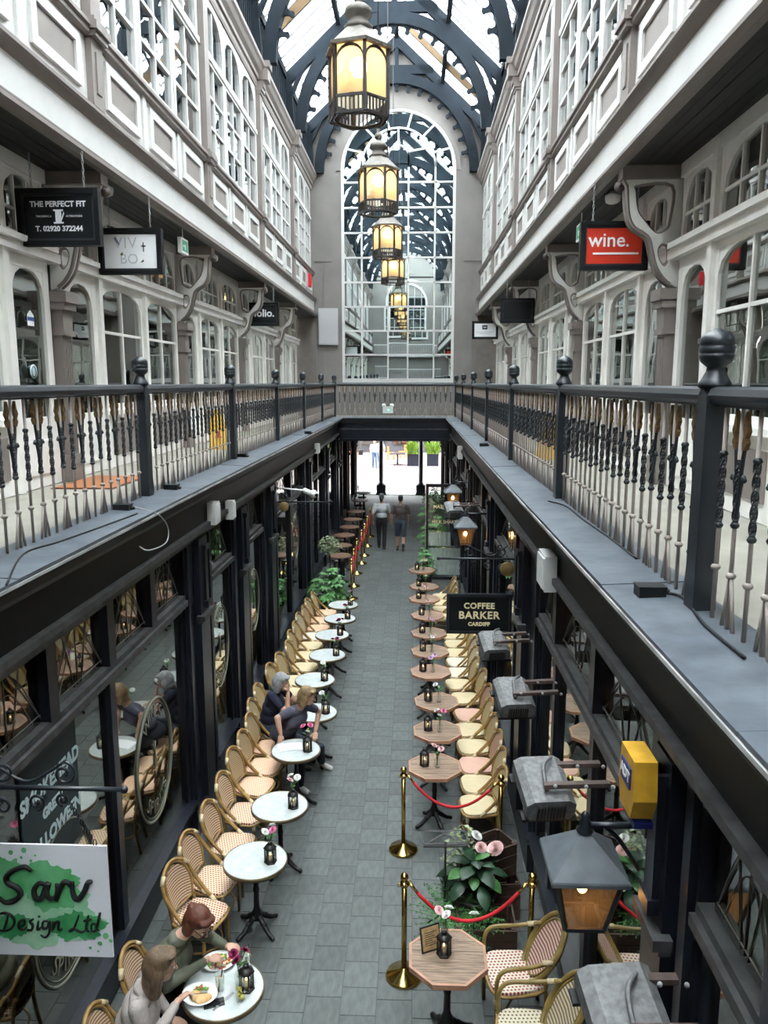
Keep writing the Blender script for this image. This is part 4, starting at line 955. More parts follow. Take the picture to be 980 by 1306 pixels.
G1 = mat('leaf_green_wash',(.07,.38,.11),.5,col2=(.20,.55,.27),scale=7); G2 = mat('pale_green_wash',(.45,.72,.50),.5,col2=(.26,.58,.34),scale=6); G3 = mat('deep_green_wash',(.03,.26,.08),.5,col2=(.09,.40,.15),scale=8)
splash(ux(40),uz(1165),BW*.46,BH*.30,3,G2,-.0085); splash(ux(60),uz(1128),BW*.27,BH*.20,5,G1,-.0095); splash(ux(92),uz(1178),BW*.20,BH*.14,8,G3,-.0105,amp=.22); splash(ux(5),uz(1120),BW*.17,BH*.20,11,G1,-.0105); splash(ux(8),uz(1180),BW*.13,BH*.12,14,G3,-.011,amp=.2)
for (a_,b_,r_) in ((14,1087,3),(31,1084,3.4),(27,1093,2),(45,1090,1.6),(5,1097,2.5),(39,1097,2),(128,1190,4),(134,1196,2.5),(120,1200,3),(107,1206,2),(117,1210,1.5)): splash(ux(a_),uz(b_),r_*BW/161,r_*BH/141,int(a_),G1,-.0085,14,.05)
def script(strokes, r):
    for st in strokes:
        P = smoothpts([(ux(a_), -.014, uz(b_)) for a_, b_ in st], 5); n = len(P)
        o = MB().tube(P, [r*(.55+.6*math.sin(PI*min(1, max(0, i/(n-1))))**.6) for i in range(n)], 6); 
        q = o.build('lettering', M['ink'], t)
script([[(39,1109),(31,1104),(17,1108),(7,1116),(8,1124),(19,1130),(23,1138),(15,1146),(2,1149),(-5,1143)],
        [(56,1126),(48,1124),(41,1132),(42,1143),(50,1142),(56,1130),(60,1124),(57,1136),(60,1143),(66,1141)],
        [(70,1124),(71,1132),(68,1144),(74,1130),(80,1122),(86,1123),(87,1128)],
        [(91,1121),(90,1132),(93,1142),(99,1141),(106,1131),(110,1122),(116,1121)]], .016)
script([[(4,1166),(1,1175),(-3,1185)],[(-14,1167),(0,1163),(10,1168),(11,1177),(2,1185),(-12,1186)],[(19,1180),(25,1176),(24,1171),(18,1174),(17,1182),(23,1184),(28,1180)],
        [(37,1170),(32,1173),(35,1178),(33,1184),(27,1184)],[(43,1172),(41,1183),(46,1180)],[(44,1167),(44.5,1166)],[(55,1172),(49,1173),(48,1181),(54,1180),(57,1172),(56,1186),(50,1193),(44,1190)],
        [(62,1172),(60,1184),(64,1175),(69,1173),(68,1183),(73,1181)],[(96,1163),(92,1172),(87,1182),(82,1184),(88,1181),(97,1185),(102,1183)],[(108,1163),(104,1180),(108,1184)],[(101,1171),(112,1168)],
        [(117,1174),(112,1175),(111,1182),(117,1181),(123,1160),(118,1178),(120,1183)]], .0072)
# patio heaters on twin arms
def heater(px, py, wx, wy, x, l, sz=1.0):
    wp = at(wx, wy, x=1.90); c = at(px, py, x=x)
    c = at(px, py, y=wp.y)
    t = thing('patio_heater', l, 'heater', (c.x, wp.y, c.z))
    pts = [(-.17,-.04),(-.14,-.085),(.14,-.085),(.17,-.04),(.17,.05),(.12,.085),(-.12,.085),(-.17,.05)]
    m = MB(); m.prism([(u*sz, v*sz) for u, v in pts], lambda u,v,w:(u,w,v), -.21*sz, .21*sz); m.build('housing', M['heater'], t, None, (.30,0,.12))
    m = MB()
    for k in range(9): m.box(-.09*sz+k*.0225*sz-.006,-.09*sz+k*.0225*sz+.006,-.225*sz,-.21*sz,-.07*sz,.04*sz)
    m.build('front_grille', M['ink'], t, None, (.30,0,.12))
    for k, q in enumerate((-.17,.17)):
        MB().box(-.19*sz,.19*sz,q*sz-.035,q*sz+.035,-.10*sz,-.075*sz).build('end_cap', M['blackpaint'], t, None, (.30,0,.12))
    MB().tube(smoothpts([(-.02,-.12,.10),(.0,.05,.13),(.08,.15,.10)],5),.012,6).build('carry_handle', M['heater'], t, None, (.30,0,.12))
    for q in (-.14,.14):
        MB().bar((-.02,q*sz,.09*sz),(1.815-c.x,q*sz,.10),.045,.028).build('arm', M['rust'], t)
        for f in (.1,.5,.85): MB().ball((f*(1.90-c.x),q*sz-.03,.095),.013,6,5).build('bolt', M['grey_pl'], t)
    return t
heater(630,823,684,806,1.5,'grey patio heater on twin arms beside the coffee sign',.8)
heater(655,889,722,868,1.5,'grey patio heater on twin arms, next after the one by the coffee sign',.85)
heater(693,1004,790,966,1.45,'grey patio heater on twin arms below the yellow alarm box',.9)
heater(800,1303,905,1258,1.4,'large grey patio heater on rust brown arm by the wall lantern with the square roof',1.0)
heater(579,650,618,648,1.5,'small grey patio heater between the two distant wall lanterns',.9)
# wall lanterns
M['amber'] = glass('smoked_amber_glass', (.74,.60,.44), .03, 1.4, trans=(.16,(.60,.42,.25)))
M['filament'] = emit('warm_filament', (1.0,.60,.25), 18)
def wall_lantern(px, py, wpx, wpy, l, sz=1.0):
    wp = at(wpx, wpy, x=1.92); c = at(px, py, y=wp.y)
    t = thing('wall_lantern', l, 'lantern', (c.x, wp.y, c.z))
    r = .215*sz*1.414
    MB().lathe([(r,0),(r,.02),(r*.98,.03),(.05*sz,.20*sz),(.045*sz,.21*sz)],4,rot=PI/4,sm=False).build('roof', mat('dusty_slate_metal',(.11,.125,.14),.55,col2=(.07,.08,.09),scale=9) if 'dusty_slate_metal' not in bpy.data.materials else bpy.data.materials['dusty_slate_metal'], t)
    MB().lathe([(.04,.2*sz),(.05,.22*sz),(.03,.24*sz),(.035,.27*sz),(.02,.29*sz),(.028,.31*sz),(.012,.33*sz),(0,.335*sz)],10).build('finial', M['iron'], t)
    b0, t0, H = .11*sz, .175*sz, .33*sz
    cs = [(-1,-1),(1,-1),(1,1),(-1,1)]
    for k in range(4):
        (a,b),(c2,d2) = cs[k], cs[(k+1)%4]
        MB().add([(a*b0,b*b0,-H),(c2*b0,d2*b0,-H),(c2*t0,d2*t0,0),(a*t0,b*t0,0)],[(0,1,2,3)]).build('pane', M['amber'], t)
        MB().bar((a*b0,b*b0,-H),(a*t0,b*t0,0),.022*sz,.022*sz).build('corner_bar', M['iron'], t)
        MB().bar((a*b0,b*b0,-H),(c2*b0,d2*b0,-H),.022*sz,.022*sz).build('base_bar', M['iron'], t)
    MB().ball((0,0,-.13*sz),(.032*sz,.032*sz,.045*sz),10,8).build('bulb', M['filament'], t)
    MB().cyl((0,0,-.05*sz),(0,0,0),.02*sz,n=8).build('lampholder', M['iron'], t)
    L = 1.92-c.x
    MB().tube([(0,0,.25*sz),(L,0,.25*sz)],.018*sz,8).build('arm', M['iron'], t)
    MB().tube(smoothpts([(L*.35,0,.24*sz),(L*.6,0,.16*sz),(L*.95,0,-.02*sz)],5),.014*sz,6).build('brace', M['iron'], t)
    pl = bpy.data.lights.new('wall_lantern_glow','POINT'); pl.energy = .35; pl.color = (1,.6,.28); pl.shadow_soft_size = .05
    po_ = bpy.data.objects.new('lamp_glow', pl); COL.objects.link(po_); po_.parent = t; po_.location = (0,0,-.17*sz)
wall_lantern(744,1103,822,1052,'big slate roofed wall lantern glowing amber below the yellow alarm box',1.0)
wall_lantern(594,672,622,652,'small glowing wall lantern, first past the coffee sign',.95)
wall_lantern(578,628,601,612,'small glowing wall lantern, second past the coffee sign',.95)
# alarm box
p = at(814,993,x=1.70)
t = thing('alarm_box', 'yellow and blue hexagonal burglar alarm box on the navy pilaster', 'alarm box', (1.755, p.y, p.z))
hx = [(-.085,-.16),(.085,-.16),(.13,-.05),(.11,.14),(-.11,.14),(-.13,-.05)]
MB().prism(hx, lambda u,v,w:(w,u,v), -.11, 0).build('casing', mat('dusty_yellow',(.60,.33,.025),.5,var=.15,scale=10), t)
MB().prism([(u*.9, v) for u, v in [(-.10,-.21),(.10,-.21),(.11,-.18),(-.11,-.18)]], lambda u,v,w:(w,u,v), -.09, 0).build('base', mat('alarm_blue',(.01,.02,.14),.5), t)
MB().box(-.118,-.11,-.075,.075,-.02,.085).build('badge', bpy.data.materials['alarm_blue'], t)
obj('lettering', text_mesh('ADT',.075,M['signwhite'],.002,Matrix.Translation((-.12,0,.035))@Matrix(((0,0,-1,0),(-1,0,0,0),(0,1,0,0),(0,0,0,1))),.003), t)
# ================================================================== BISTRO CHAIRS
def add_uv(me, fn):
    uv = me.uv_layers.new(name='weave')
    for lp in me.loops: uv.data[lp.index].uv = fn(me.vertices[lp.vertex_index].co)
    return me
WV = {'red': (weave('cane_cream_red', (.72,.58,.40), (.30,.03,.025), 36, 36, .31), weave('cane_back_red', (.68,.54,.36), (.25,.07,.04), 9, 42, .2, True)),
      'peach': (weave('cane_peach', (.74,.52,.36), (.52,.20,.10), 40, 40, .27), weave('cane_back_peach', (.52,.40,.24), (.22,.13,.06), 9, 48, .2, True)),
      'cream': (weave('cane_cream', (.66,.55,.34), (.24,.16,.09), 46, 46, .17), weave('cane_back_cream', (.56,.45,.25), (.20,.13,.06), 9, 48, .2, True)),
      'pale': (weave('cane_pale', (.68,.63,.52), (.45,.38,.28), 46, 46, .17), weave('cane_back_pale', (.58,.50,.36), (.22,.15,.09), 9, 48, .2, True)),
      'pink': (weave('cane_pink', (.62,.36,.27), (.70,.52,.42), 46, 46, .22), weave('cane_back_pink', (.58,.40,.29), (.26,.12,.08), 9, 48, .22, True))}
def seat_mesh(m):
    P = []
    for k in range(28):
        a = 2*PI*k/28; c, q = math.cos(a), math.sin(a); e = .55
        x = .205*math.copysign(abs(c)**e, c); w = .205+.02*x/.2
        P.append((x, w*math.copysign(abs(q)**e, q)))
    mb = MB(); n = len(P)
    vs = [(x, y, .462) for x, y in P]+[(x*1.02, y*1.02, .448) for x, y in P]+[(x, y, .432) for x, y in P]+[(0,0,.452)]
    fs = [(i, (i+1) % n, 3*n) for i in range(n)]+[(n+i, n+(i+1) % n, (i+1) % n, i) for i in range(n)]+[(2*n+i, 2*n+(i+1) % n, n+(i+1) % n, n+i) for i in range(n)]+[tuple(range(2*n, 3*n))]
    mb.add(vs, fs, 0, False); me = mb.mesh('seat', m); return add_uv(me, lambda c: (c.x, c.y))
def back_pt(y, z):  # leaning, slightly dished back
    f = (z-.50)/.38; return (-.185-.115*f+.9*y*y, y, z)
def back_mesh(m):
    rows = 9; cols = 7; vs = []; 
    for j in range(rows+1):
        f = j/rows; z = .53+.325*f; hw = .155*math.sqrt(max(.02, 1-max(0,(f-.45)/.56)**2))*(.80+.2*min(1,f/.3))
        for i in range(cols+1): vs.append(back_pt(hw*(2*i/cols-1), z))
    fs = [(j*(cols+1)+i, j*(cols+1)+i+1, (j+1)*(cols+1)+i+1, (j+1)*(cols+1)+i) for j in range(rows) for i in range(cols)]
    mb = MB().add(vs, fs, 0, True); n = len(vs)
    mb.add([(x-.012, y, z) for x, y, z in vs], [tuple(reversed(f)) for f in fs], 0, True)
    return add_uv(mb.mesh('back_panel', m), lambda c: (c.y, c.z+1.0*c.y*c.y))
R = M['rattan']
rim_me = MB().tube([(.212*math.copysign(abs(math.cos(a))**.55, math.cos(a)), (.212+.02*math.cos(a))*math.copysign(abs(math.sin(a))**.55, math.sin(a)), .428) for a in [2*PI*k/28 for k in range(28)]], .015, 6, closed=True).mesh('seat_frame', R)
loop = smoothpts([(.02,-.212,.445),(-.12,-.210,.575),(-.225,-.200,.71),(-.262,-.165,.815),(-.293,-.085,.878),(-.302,0,.895),(-.293,.085,.878),(-.262,.165,.815),(-.225,.200,.71),(-.12,.210,.575),(.02,.212,.445)], 4)
loop_me = MB().tube(loop, .017, 8).mesh('back_frame', R)
inner = smoothpts([(*back_pt(-.135,.52),),(*back_pt(-.165,.66),),(*back_pt(-.14,.80),),(*back_pt(-.075,.86),),(*back_pt(0,.875),),(*back_pt(.075,.86),),(*back_pt(.14,.80),),(*back_pt(.165,.66),),(*back_pt(.135,.52),)], 4)
inner_me = MB().tube(inner, .012, 6).cyl(back_pt(-.135,.525), back_pt(.135,.525), .011, n=6).mesh('panel_frame', R)
fleg_me = MB().tube([(0,0,0),(0,0,.43)], [.013,.017], 8).mesh('leg', R)
rleg_me = MB().tube(smoothpts([(-.05,0,0),(-.005,0,.25),(.0,0,.43),(-.035,0,.58)],4), .016, 8).mesh('leg', R)
str_me = MB().tube([(.19*math.cos(a), .185*math.sin(a), .20) for a in [2*PI*k/20 for k in range(20)]], .011, 6, closed=True).mesh('stretcher', R)
wrap_me = MB().tube([(.0,0,-.04),(0,0,.04)], .0205, 8).mesh('binding', M['wrap'])
def bistro(kind, label='x'):
    t = thing('bistro_chair', label, 'chair')
    obj('seat', seat_mesh(WV[kind][0]), t); obj('back_panel', back_mesh(WV[kind][1]), t)
    obj('seat_frame', rim_me, t); obj('back_frame', loop_me, t); obj('panel_frame', inner_me, t); obj('stretcher', str_me, t)
    for q in (-1,1):
        obj('leg', fleg_me, t, (.165,q*.185,0)); obj('leg', rleg_me, t, (-.175,q*.165,0))
        obj('binding', wrap_me, t, (-.262,q*.165,.815), (q*.75,-.35,0)); obj('binding', wrap_me, t, (.0,q*.211,.462), (0,-.82,0)); obj('binding', wrap_me, t, (.165,q*.185,.40))
    return t
CH = {k: bistro(k) for k in WV}
DESC = {'red':'red-dotted cane seat','peach':'peach cane seat','cream':'cream cane seat','pale':'off-white cane seat','pink':'pink cane seat'}
lc = [(4.62,-1.33,'red',0.05),(5.20,-1.30,'red',-.05),(6.20,-1.30,'red',-.30),(6.70,-1.30,'red',-.22),(7.27,-1.25,'red',-.18),(7.87,-1.25,'red',-.18),(8.45,-1.27,'peach',-.2),(8.93,-1.25,'peach',-.12),
      (9.43,-1.26,'peach',-.15),(9.92,-1.34,'cream',-.1),(10.45,-1.36,'cream',-.1),(11.25,-1.34,'cream',-.2),(11.75,-1.28,'cream',-.2),(12.35,-1.22,'cream',-.12),(12.9,-1.27,'cream',-.15),(13.42,-1.26,'cream',-.15),
      (13.95,-1.28,'pale',-.15),(14.44,-1.24,'peach',-.1),(14.95,-1.25,'peach',-.1),(15.47,-1.2,'peach',-.05)]
for i, (y, x, k, rz) in enumerate(lc):
    if i == 0: l = 'rattan bistro chair under the woman in the pale cardigan'
    elif i == 1: l = 'rattan bistro chair under the woman in the green jacket'
    elif i == 8: l = 'rattan bistro chair behind the woman reaching for the menu'
    elif i == 9: l = 'rattan bistro chair under the grey-haired woman'
    else: l = 'bistro chair with %s by marble tables, %s from the eating women' % (DESC[k], ORD[i-2])
    place(CH[k], USED, (x, y, 0), rz+random.uniform(-.05,.05), l, 'chairs along the marble tables')
rc = [(8.13,1.38,'cream',.12),(8.60,1.42,'cream',.10),(9.06,1.43,'pink',.12),(9.56,1.43,'cream',.1),(10.06,1.42,'cream',.1),(10.55,1.45,'pink',.1),(11.15,1.43,'cream',.12),(11.69,1.36,'cream',.1),(12.2,1.39,'pale',.12),(12.68,1.42,'pale',.1),
      (13.14,1.42,'cream',.1),(13.62,1.43,'cream',.1),(14.1,1.41,'cream',.1),(15.28,1.24,'cream',.1),(15.82,1.26,'cream',.1),(16.32,1.28,'cream',.1),(16.82,1.28,'cream',.1)]
for i, (y, x, k, rz) in enumerate(rc):
    place(CH[k], USED, (x, y, 0), PI+rz+random.uniform(-.04,.04), 'bistro chair with %s by octagonal tables, %s from the red rope' % (DESC[k], ORD[i]), 'chairs along the wooden tables')
# armchairs in the roped corner
def armchair(kind):
    t = thing('rattan_armchair', 'x', 'chair'); G = mat('olive_gold_rattan', (.24,.165,.045), .4, var=.25, scale=10) if 'olive_gold_rattan' not in bpy.data.materials else bpy.data.materials['olive_gold_rattan']
    sm, bk = (weave('cane_white_red', (.66,.58,.46), (.28,.03,.04), 36, 36, .30), weave('cane_back_white_red', (.64,.52,.42), (.25,.07,.06), 7, 40, .26, True)) if kind == 'red' else (weave('cane_white_brown', (.64,.58,.42), (.16,.10,.05), 36, 36, .27), weave('cane_back_white_brown', (.60,.53,.38), (.18,.12,.06), 7, 40, .26, True))
    se = seat_mesh(sm); obj('seat', se, t).scale = (1.12,1.12,1)
    obj('seat_frame', rim_me, t).scale = (1.12,1.12,1)
    ell = lambda rx, rz, n: [(-.24-.16*(math.sin(a)*rz/.25), rx*math.cos(a), .66+rz*math.sin(a)) for a in [2*PI*k/n for k in range(n)]]
    MB().tube(ell(.215,.25,28), .021, 8, closed=True).build('back_frame', G, t); MB().tube(ell(.175,.21,28), .010, 6, closed=True).build('panel_frame', G, t)
    e = ell(.175,.21,28); me = MB().add([(x-.004,y,z) for x,y,z in e]+[(-.244,0,.66)], [(i,(i+1)%28,28) for i in range(28)], 0, True).mesh('back_panel', bk); add_uv(me, lambda c:(c.y, c.z+.5*c.y*c.y)); obj('back_panel', me, t)
    for q in (-1,1):
        MB().tube(smoothpts([(.20,q*.235,.0),(.205,q*.235,.42),(.20,q*.24,.60),(.13,q*.245,.675),(-.05,q*.24,.68),(-.20,q*.225,.70),(-.27,q*.20,.72)],4), .017, 8).build('arm', G, t)
        obj('binding', wrap_me, t, (-.20,q*.225,.70), (0,PI/2,0)); obj('binding', wrap_me, t, (.205,q*.235,.38))
        MB().tube(smoothpts([(-.26,q*.19,0),(-.21,q*.19,.3),(-.20,q*.19,.45),(-.20,q*.19,.56)],4), .016, 8).build('leg', G, t)
        MB().tube([(.20,q*.23,.18),(-.23,q*.19,.20)], .011, 6).build('side_stretcher', G, t)
    MB().tube(smoothpts([(.2,.23,.18),(0,.0,.30),(.2,-.23,.18)],6), .011, 6).build('bowed_stretcher', G, t)
    return t
a1 = armchair('red'); a2 = armchair('brown')
place(a1, USED, (1.46,5.62,0), PI+.12, 'rattan armchair with red-dotted white seat beside the menu table'); place(a2, USED, (1.50,5.0,0), PI+.05, 'rattan armchair with brown-dotted white seat beside the menu table')

# ================================================================== TABLES
def claw(mb, n, r, rot=0.0):
    for k in range(n):
        a = 2*PI*k/n+rot; c, q = math.cos(a), math.sin(a)
        P = smoothpts([(c*.02,q*.02,.17),(c*r*.35,q*r*.35,.115),(c*r*.75,q*r*.75,.045),(c*r,q*r,.028)],4)
        mb.tube(P, [.032-.012*i/(len(P)-1) for i in range(len(P))], 6); mb.ball((c*r,q*r,.022),.024,8,6)
        mb.ball((c*r*.45,q*r*.45,.1),.03,6,5)
def ped(t, h):
    MB().lathe([(.05,.12),(.055,.18),(.035,.22),(.028,.26),(.026,.40),(.034,.43),(.026,.46),(.024,.62),(.034,.66),(.03,h-.03),(.09,h-.02),(.09,h)],12).build('pillar', M['castiron'], t)
    m = MB(); claw(m, 4, .23, PI/4*.6); m.build('claw_foot', M['castiron'], t)
def marble_table():
    t = thing('marble_table', 'x', 'table')
    MB().lathe([(.0,.705),(.292,.705),(.296,.71),(.296,.733),(.29,.738),(0,.738)],40,sm=False).build('tabletop', M['marble'], t)
    MB().lathe([(.292,.70),(.304,.702),(.306,.72),(.303,.737),(.297,.739),(.294,.72)],40).build('rim', M['bronze'], t)
    ped(t, .705); return t
def oct_table(mt):
    t = thing('octagonal_table', 'x', 'table'); R8 = .305
    oc = [(R8/math.cos(PI/8)*math.cos(PI/8+PI/4*k), R8/math.cos(PI/8)*math.sin(PI/8+PI/4*k)) for k in range(8)]
    inn = [(u*.93, v*.93) for u, v in oc]
    # planks clipped to the octagon
    n = 5
    for k in range(n):
        y0 = -.285+.57*k/n+.0015; y1 = -.285+.57*(k+1)/n-.0015
        def hw(y): 
            a = abs(y); r = R8*.93; tt = r*math.tan(PI/8)
            return r if a <= tt else r-(a-tt)
        ys_ = sorted({y0, y1}|{q for q in (-R8*.93*math.tan(PI/8), R8*.93*math.tan(PI/8)) if y0 < q < y1})
        P = [(-hw(y), y) for y in ys_]+[(hw(y), y) for y in reversed(ys_)]
        MB().prism(P, lambda u,v,w:(u,v,w), .712, .737).build('plank', mt, t)
    A = oc+[oc[0]]; B = inn+[inn[0]]
    MB().strip(A, B, lambda u,v,w:(u,v,w), .70, .741).build('edge_border', M['woodedge'], t)
    MB().prism([(u*.95,v*.95) for u,v in oc], lambda u,v,w:(u,v,w), .695, .711).build('underside', M['castiron'], t)
    ped(t, .70); return t
MT = marble_table(); OT = oct_table(M['wood']); OT2 = oct_table(M['wood2'])
LT = [(-.79,5.03),(-.87,6.6),(-.80,7.55),(-.82,8.82),(-.72,9.92),(-.87,11.09),(-.80,12.18),(-.83,13.22),(-.78,14.19),(-.80,15.11)]
for i, (x, y) in enumerate(LT):
    l = 'round marble bistro table where two women eat' if i == 0 else 'round white marble bistro table, %s along from the eating women' % ORD[i-1]
    place(MT, USED, (x, y, 0), .4*i, l, 'round marble tables')
RT = [(.90,5.42),(.88,8.47),(.94,9.41),(.96,10.35),(.90,11.49),(.91,12.42),(.91,13.38),(.91,14.45),(.86,15.61),(.87,16.61),(.84,18.1)]
for i, (x, y) in enumerate(RT):
    l = 'octagonal plank table with a menu inside the roped corner' if i == 0 else 'octagonal plank table, %s along from the brass stanchions' % ORD[i-1]
    place(OT2 if i in (4,7,8) else OT, USED, (x, y, 0), PI/8*0+.03*i, l, 'octagonal wooden tables')
TT = .7405
# ---- table lanterns and vases
M['tlan'] = mat('dark_pewter_tin', (.03,.027,.026), .45, .5)
M['candle'] = emit('candle_flame', (1,.62,.25), 6)
def tlantern():
    t = thing('candle_lantern', 'x', 'lantern'); r = .052
    MB().lathe([(.062,0),(.062,.012),(.055,.016)],6).build('base', M['tlan'], t)
    MB().lathe([(.064,.142),(.064,.15),(.035,.175),(.02,.182),(.026,.192),(.016,.205),(0,.207)],6).build('lid', M['tlan'], t)
    for k in range(6):
        a = PI/3*k; MB().box(-.005,.005,-.005,.005,.012,.146).build('upright', M['tlan'], t, (r*math.cos(a), r*math.sin(a), 0), (0,0,a))
    MB().lathe([(.046,.016),(.046,.142)],6).build('glazing', M['clear'], t)
    MB().lathe([(.028,.014),(.028,.07),(0,.07)],10).build('candle', M['wrap'], t); MB().ball((0,0,.083),(.006,.006,.012),6,5).build('flame', M['candle'], t)
    MB().tube([(.022*math.cos(a),0,.205+.022*math.sin(a)) for a in [PI*k/8 for k in range(9)]], .003, 4).build('carry_ring', M['tlan'], t)
    return t
FC = {'white': mat('white_petal',(.80,.80,.76),.6,var=.06,scale=60), 'pink': mat('pink_petal',(.72,.20,.36),.6,var=.2,scale=60), 'blush': mat('blush_petal',(.78,.52,.50),.6,var=.12,scale=60), 'plum': mat('plum_petal',(.22,.015,.07),.6,var=.3,scale=60), 'orange': mat('orange_petal',(.75,.22,.04),.6,var=.2,scale=60), 'lilac': mat('lilac_petal',(.62,.42,.62),.6,var=.1,scale=60)}
def bloom_mesh(r, seed, rings=4):
    rr = random.Random(seed); mb = MB()
    for j in range(rings):
        n = 8+4*j; tilt = 1.35-1.15*j/(rings-1 or 1); L = r*(.55+.5*j/rings)
        for k in range(n):
            a = 2*PI*(k+.5*(j % 2))/n+rr.uniform(-.1,.1); w = L*.22
            c, q = math.cos(a), math.sin(a); out = Vector((c, q, 0)); up = Vector((0,0,1)); sd = Vector((-q, c, 0))
            d = out*math.cos(tilt)+up*math.sin(tilt)
            p0 = out*r*.05; p1 = p0+d*L*.55; p2 = p0+d*L+up*L*.06
            mb.add([p0-sd*w*.3, p0+sd*w*.3, p1+sd*w, p2+sd*w*.6, p2-sd*w*.6, p1-sd*w], [(0,1,2,5),(5,2,3,4)], 0, True)
    return mb
def leaf_mesh(L, w, m, curl=.25, name='leaf'):
    mb = MB(); n = 5; vs = []
    for k in range(n+1):
        f = k/n; ww = w*math.sin(PI*min(.98, .08+.92*f))**.8; z = curl*L*(f*(1-f)*1.6-.5*f*f)
        vs += [(L*f, -ww, z-.1*ww), (L*f, 0, z+.12*ww), (L*f, ww, z-.1*ww)]
    fs = [f for k in range(n) for f in ((3*k,3*k+1,3*k+4,3*k+3),(3*k+1,3*k+2,3*k+5,3*k+4))]
    return mb.add(vs, fs, 0, True).mesh(name, m)
LEAF1 = leaf_mesh(.075,.018,M['leaf']); LEAF2 = leaf_mesh(.20,.06,M['leafd'])
BL = {c: bloom_mesh(.042, 3).mesh('bloom', m) for c, m in FC.items()}
def vase(colours, bottle=True):
    t = thing('flower_vase', 'x', 'vase'); rr = random.Random(str(colours))
    MB().lathe([(.0,.0),(.032,.0),(.036,.01),(.036,.09),(.02,.12),(.016,.14),(.02,.155)] if bottle else [(0,0),(.03,0),(.034,.02),(.024,.10),(.03,.14)],12).build('bottle', M['clear'], t)
    for i, c in enumerate(colours):
        a = 2*PI*i/len(colours)+.5; h = .24+.035*rr.uniform(-1,1); e = (.05*math.cos(a), .05*math.sin(a), h)
        MB().tube(smoothpts([(0,0,.02),(.01*math.cos(a),.01*math.sin(a),.14),e],3), .003, 4).build('stem', M['stem'], t)
        obj('bloom', BL[c], t, e, (-.5*math.sin(a), .5*math.cos(a), a))
    for k in range(4): obj('leaf', LEAF1, t, (0,0,.14+.015*k), (0,-.6,1.6*k+.4))
    return t
TL = tlantern()
VS = [vase(('white','white','pink')), vase(('pink','white','pink')), vase(('white','blush','white')), vase(('plum','plum','plum')), vase(('blush','blush','blush')), vase(('orange','white')), vase(('lilac','lilac')), vase(('white',))]
VN = ['white and pink flowers','pink and white flowers','white and blush flowers','plum flowers','blush pink flowers','orange and white flowers','lilac flowers','one white flower']
lv = [3,0,2,1,7,7,3,3,3,6]
for i, (x, y) in enumerate(LT):
    who = 'the eating women\'s marble table' if i == 0 else 'the %s marble table from the eating women' % ORD[i-1]
    place(TL, USED, (x+(.15 if i else .175), y+(-.03 if i else .0), TT), .3*i, 'dark tin candle lantern on %s' % who, 'candle lanterns on tables')
    place(VS[lv[i]], USED, (x+(.13 if i else .11), y+(.09 if i else .045), TT), .8*i, 'glass vase of %s on %s' % (VN[lv[i]], who), 'flower vases on tables')
rv = [2,4,0,7,6,2,6,4,4,5,4]
for i, (x, y) in enumerate(RT):
    who = 'the octagonal menu table' if i == 0 else 'the %s octagonal table from the stanchions' % ORD[i-1]
    place(TL, USED, (x-(.03 if i == 0 else .12), y+.02, TT), .3*i, 'dark tin candle lantern on %s' % who, 'candle lanterns on tables')
    place(VS[rv[i]], USED, (x+(-.02 if i == 0 else .03), y+(.16 if i == 0 else -.02), TT), .8*i+.3, 'glass vase of %s on %s' % (VN[rv[i]], who), 'flower vases on tables')
# menu card on the octagonal table, folded menu sheet on the marble table
t = thing('menu_board', 'small framed menu card leaning on the lantern of the octagonal table', 'menu', (.775,5.47,TT), .45)
MB().box(-.085,.085,-.006,.006,0,.20).build('frame', M['ink'], t, None, (-.25,0,0)); MB().box(-.075,.075,-.009,-.006,.012,.188).build('card', mat('parchment_print',(.52,.36,.18),.6,col2=(.30,.18,.08),scale=30), t, None, (-.25,0,0))
m = MB()
for k in range(7): m.box(-.055,.055-.02*(k % 3),-.0105,-.009,.05+.016*k,.055+.016*k)
m.build('text_print', M['ink'], t, None, (-.25,0,0))
t = thing('menu_sheet', 'open white menu sheet under the reaching hand on marble table', 'menu', (-.90,8.88,TT), .25)
MB().add([(-.15,-.10,.001),(0,-.10,.010),(0,.10,.010),(-.15,.10,.001)],[(0,1,2,3)]).build('page', M['signwhite'], t); MB().add([(0,-.10,.010),(.15,-.10,.001),(.15,.10,.001),(0,.10,.010)],[(0,1,2,3)]).build('page', M['signwhite'], t)
# ---- lunch on the first marble table
x0_, y0_ = LT[0]
M['china'] = mat('white_china', (.82,.82,.80), .2)
def lump(n, rx, ry, z, seed, ms, par, names, r=(.008,.018)):
    rr = random.Random(seed)
    for k in range(n):
        a = rr.uniform(0,6.28); d = math.sqrt(rr.random()); q = rr.uniform(*r); i = rr.randrange(len(ms))
        MB().ball((0,0,0),(q,q*rr.uniform(.6,1),q*.6),7,5).build(names[i], ms[i], par, (rx*d*math.cos(a), ry*d*math.sin(a), z+q*.5+.012*(1-d)), (rr.uniform(-.5,.5), rr.uniform(-.5,.5), rr.uniform(0,3)))
FD = [mat('cheese_pasta',(.62,.45,.18),.6), mat('tomato_red',(.50,.05,.02),.4), mat('salad_green',(.12,.28,.04),.5), mat('cream_sauce',(.70,.62,.45),.5), mat('browned_meat',(.28,.12,.05),.6)]
def dish(x, y, rx, ry, rz, l):
    t = thing('dinner_plate', l, 'plate', (x, y, TT), rz)
    MB().lathe([(0,.006),(.06,.006),(.085,.014),(.115,.028),(.119,.027),(.09,.008),(.06,0),(0,0)],28).build('china', M['china'], t).scale = (rx,ry,1); return t
q1 = at(279,1226,z=TT+.02); q2 = at(255,1268,z=TT+.02)
p1 = dish(q1.x,q1.y,1.12,.95,.2,'white plate of mixed pasta and salad before the woman in the green jacket')
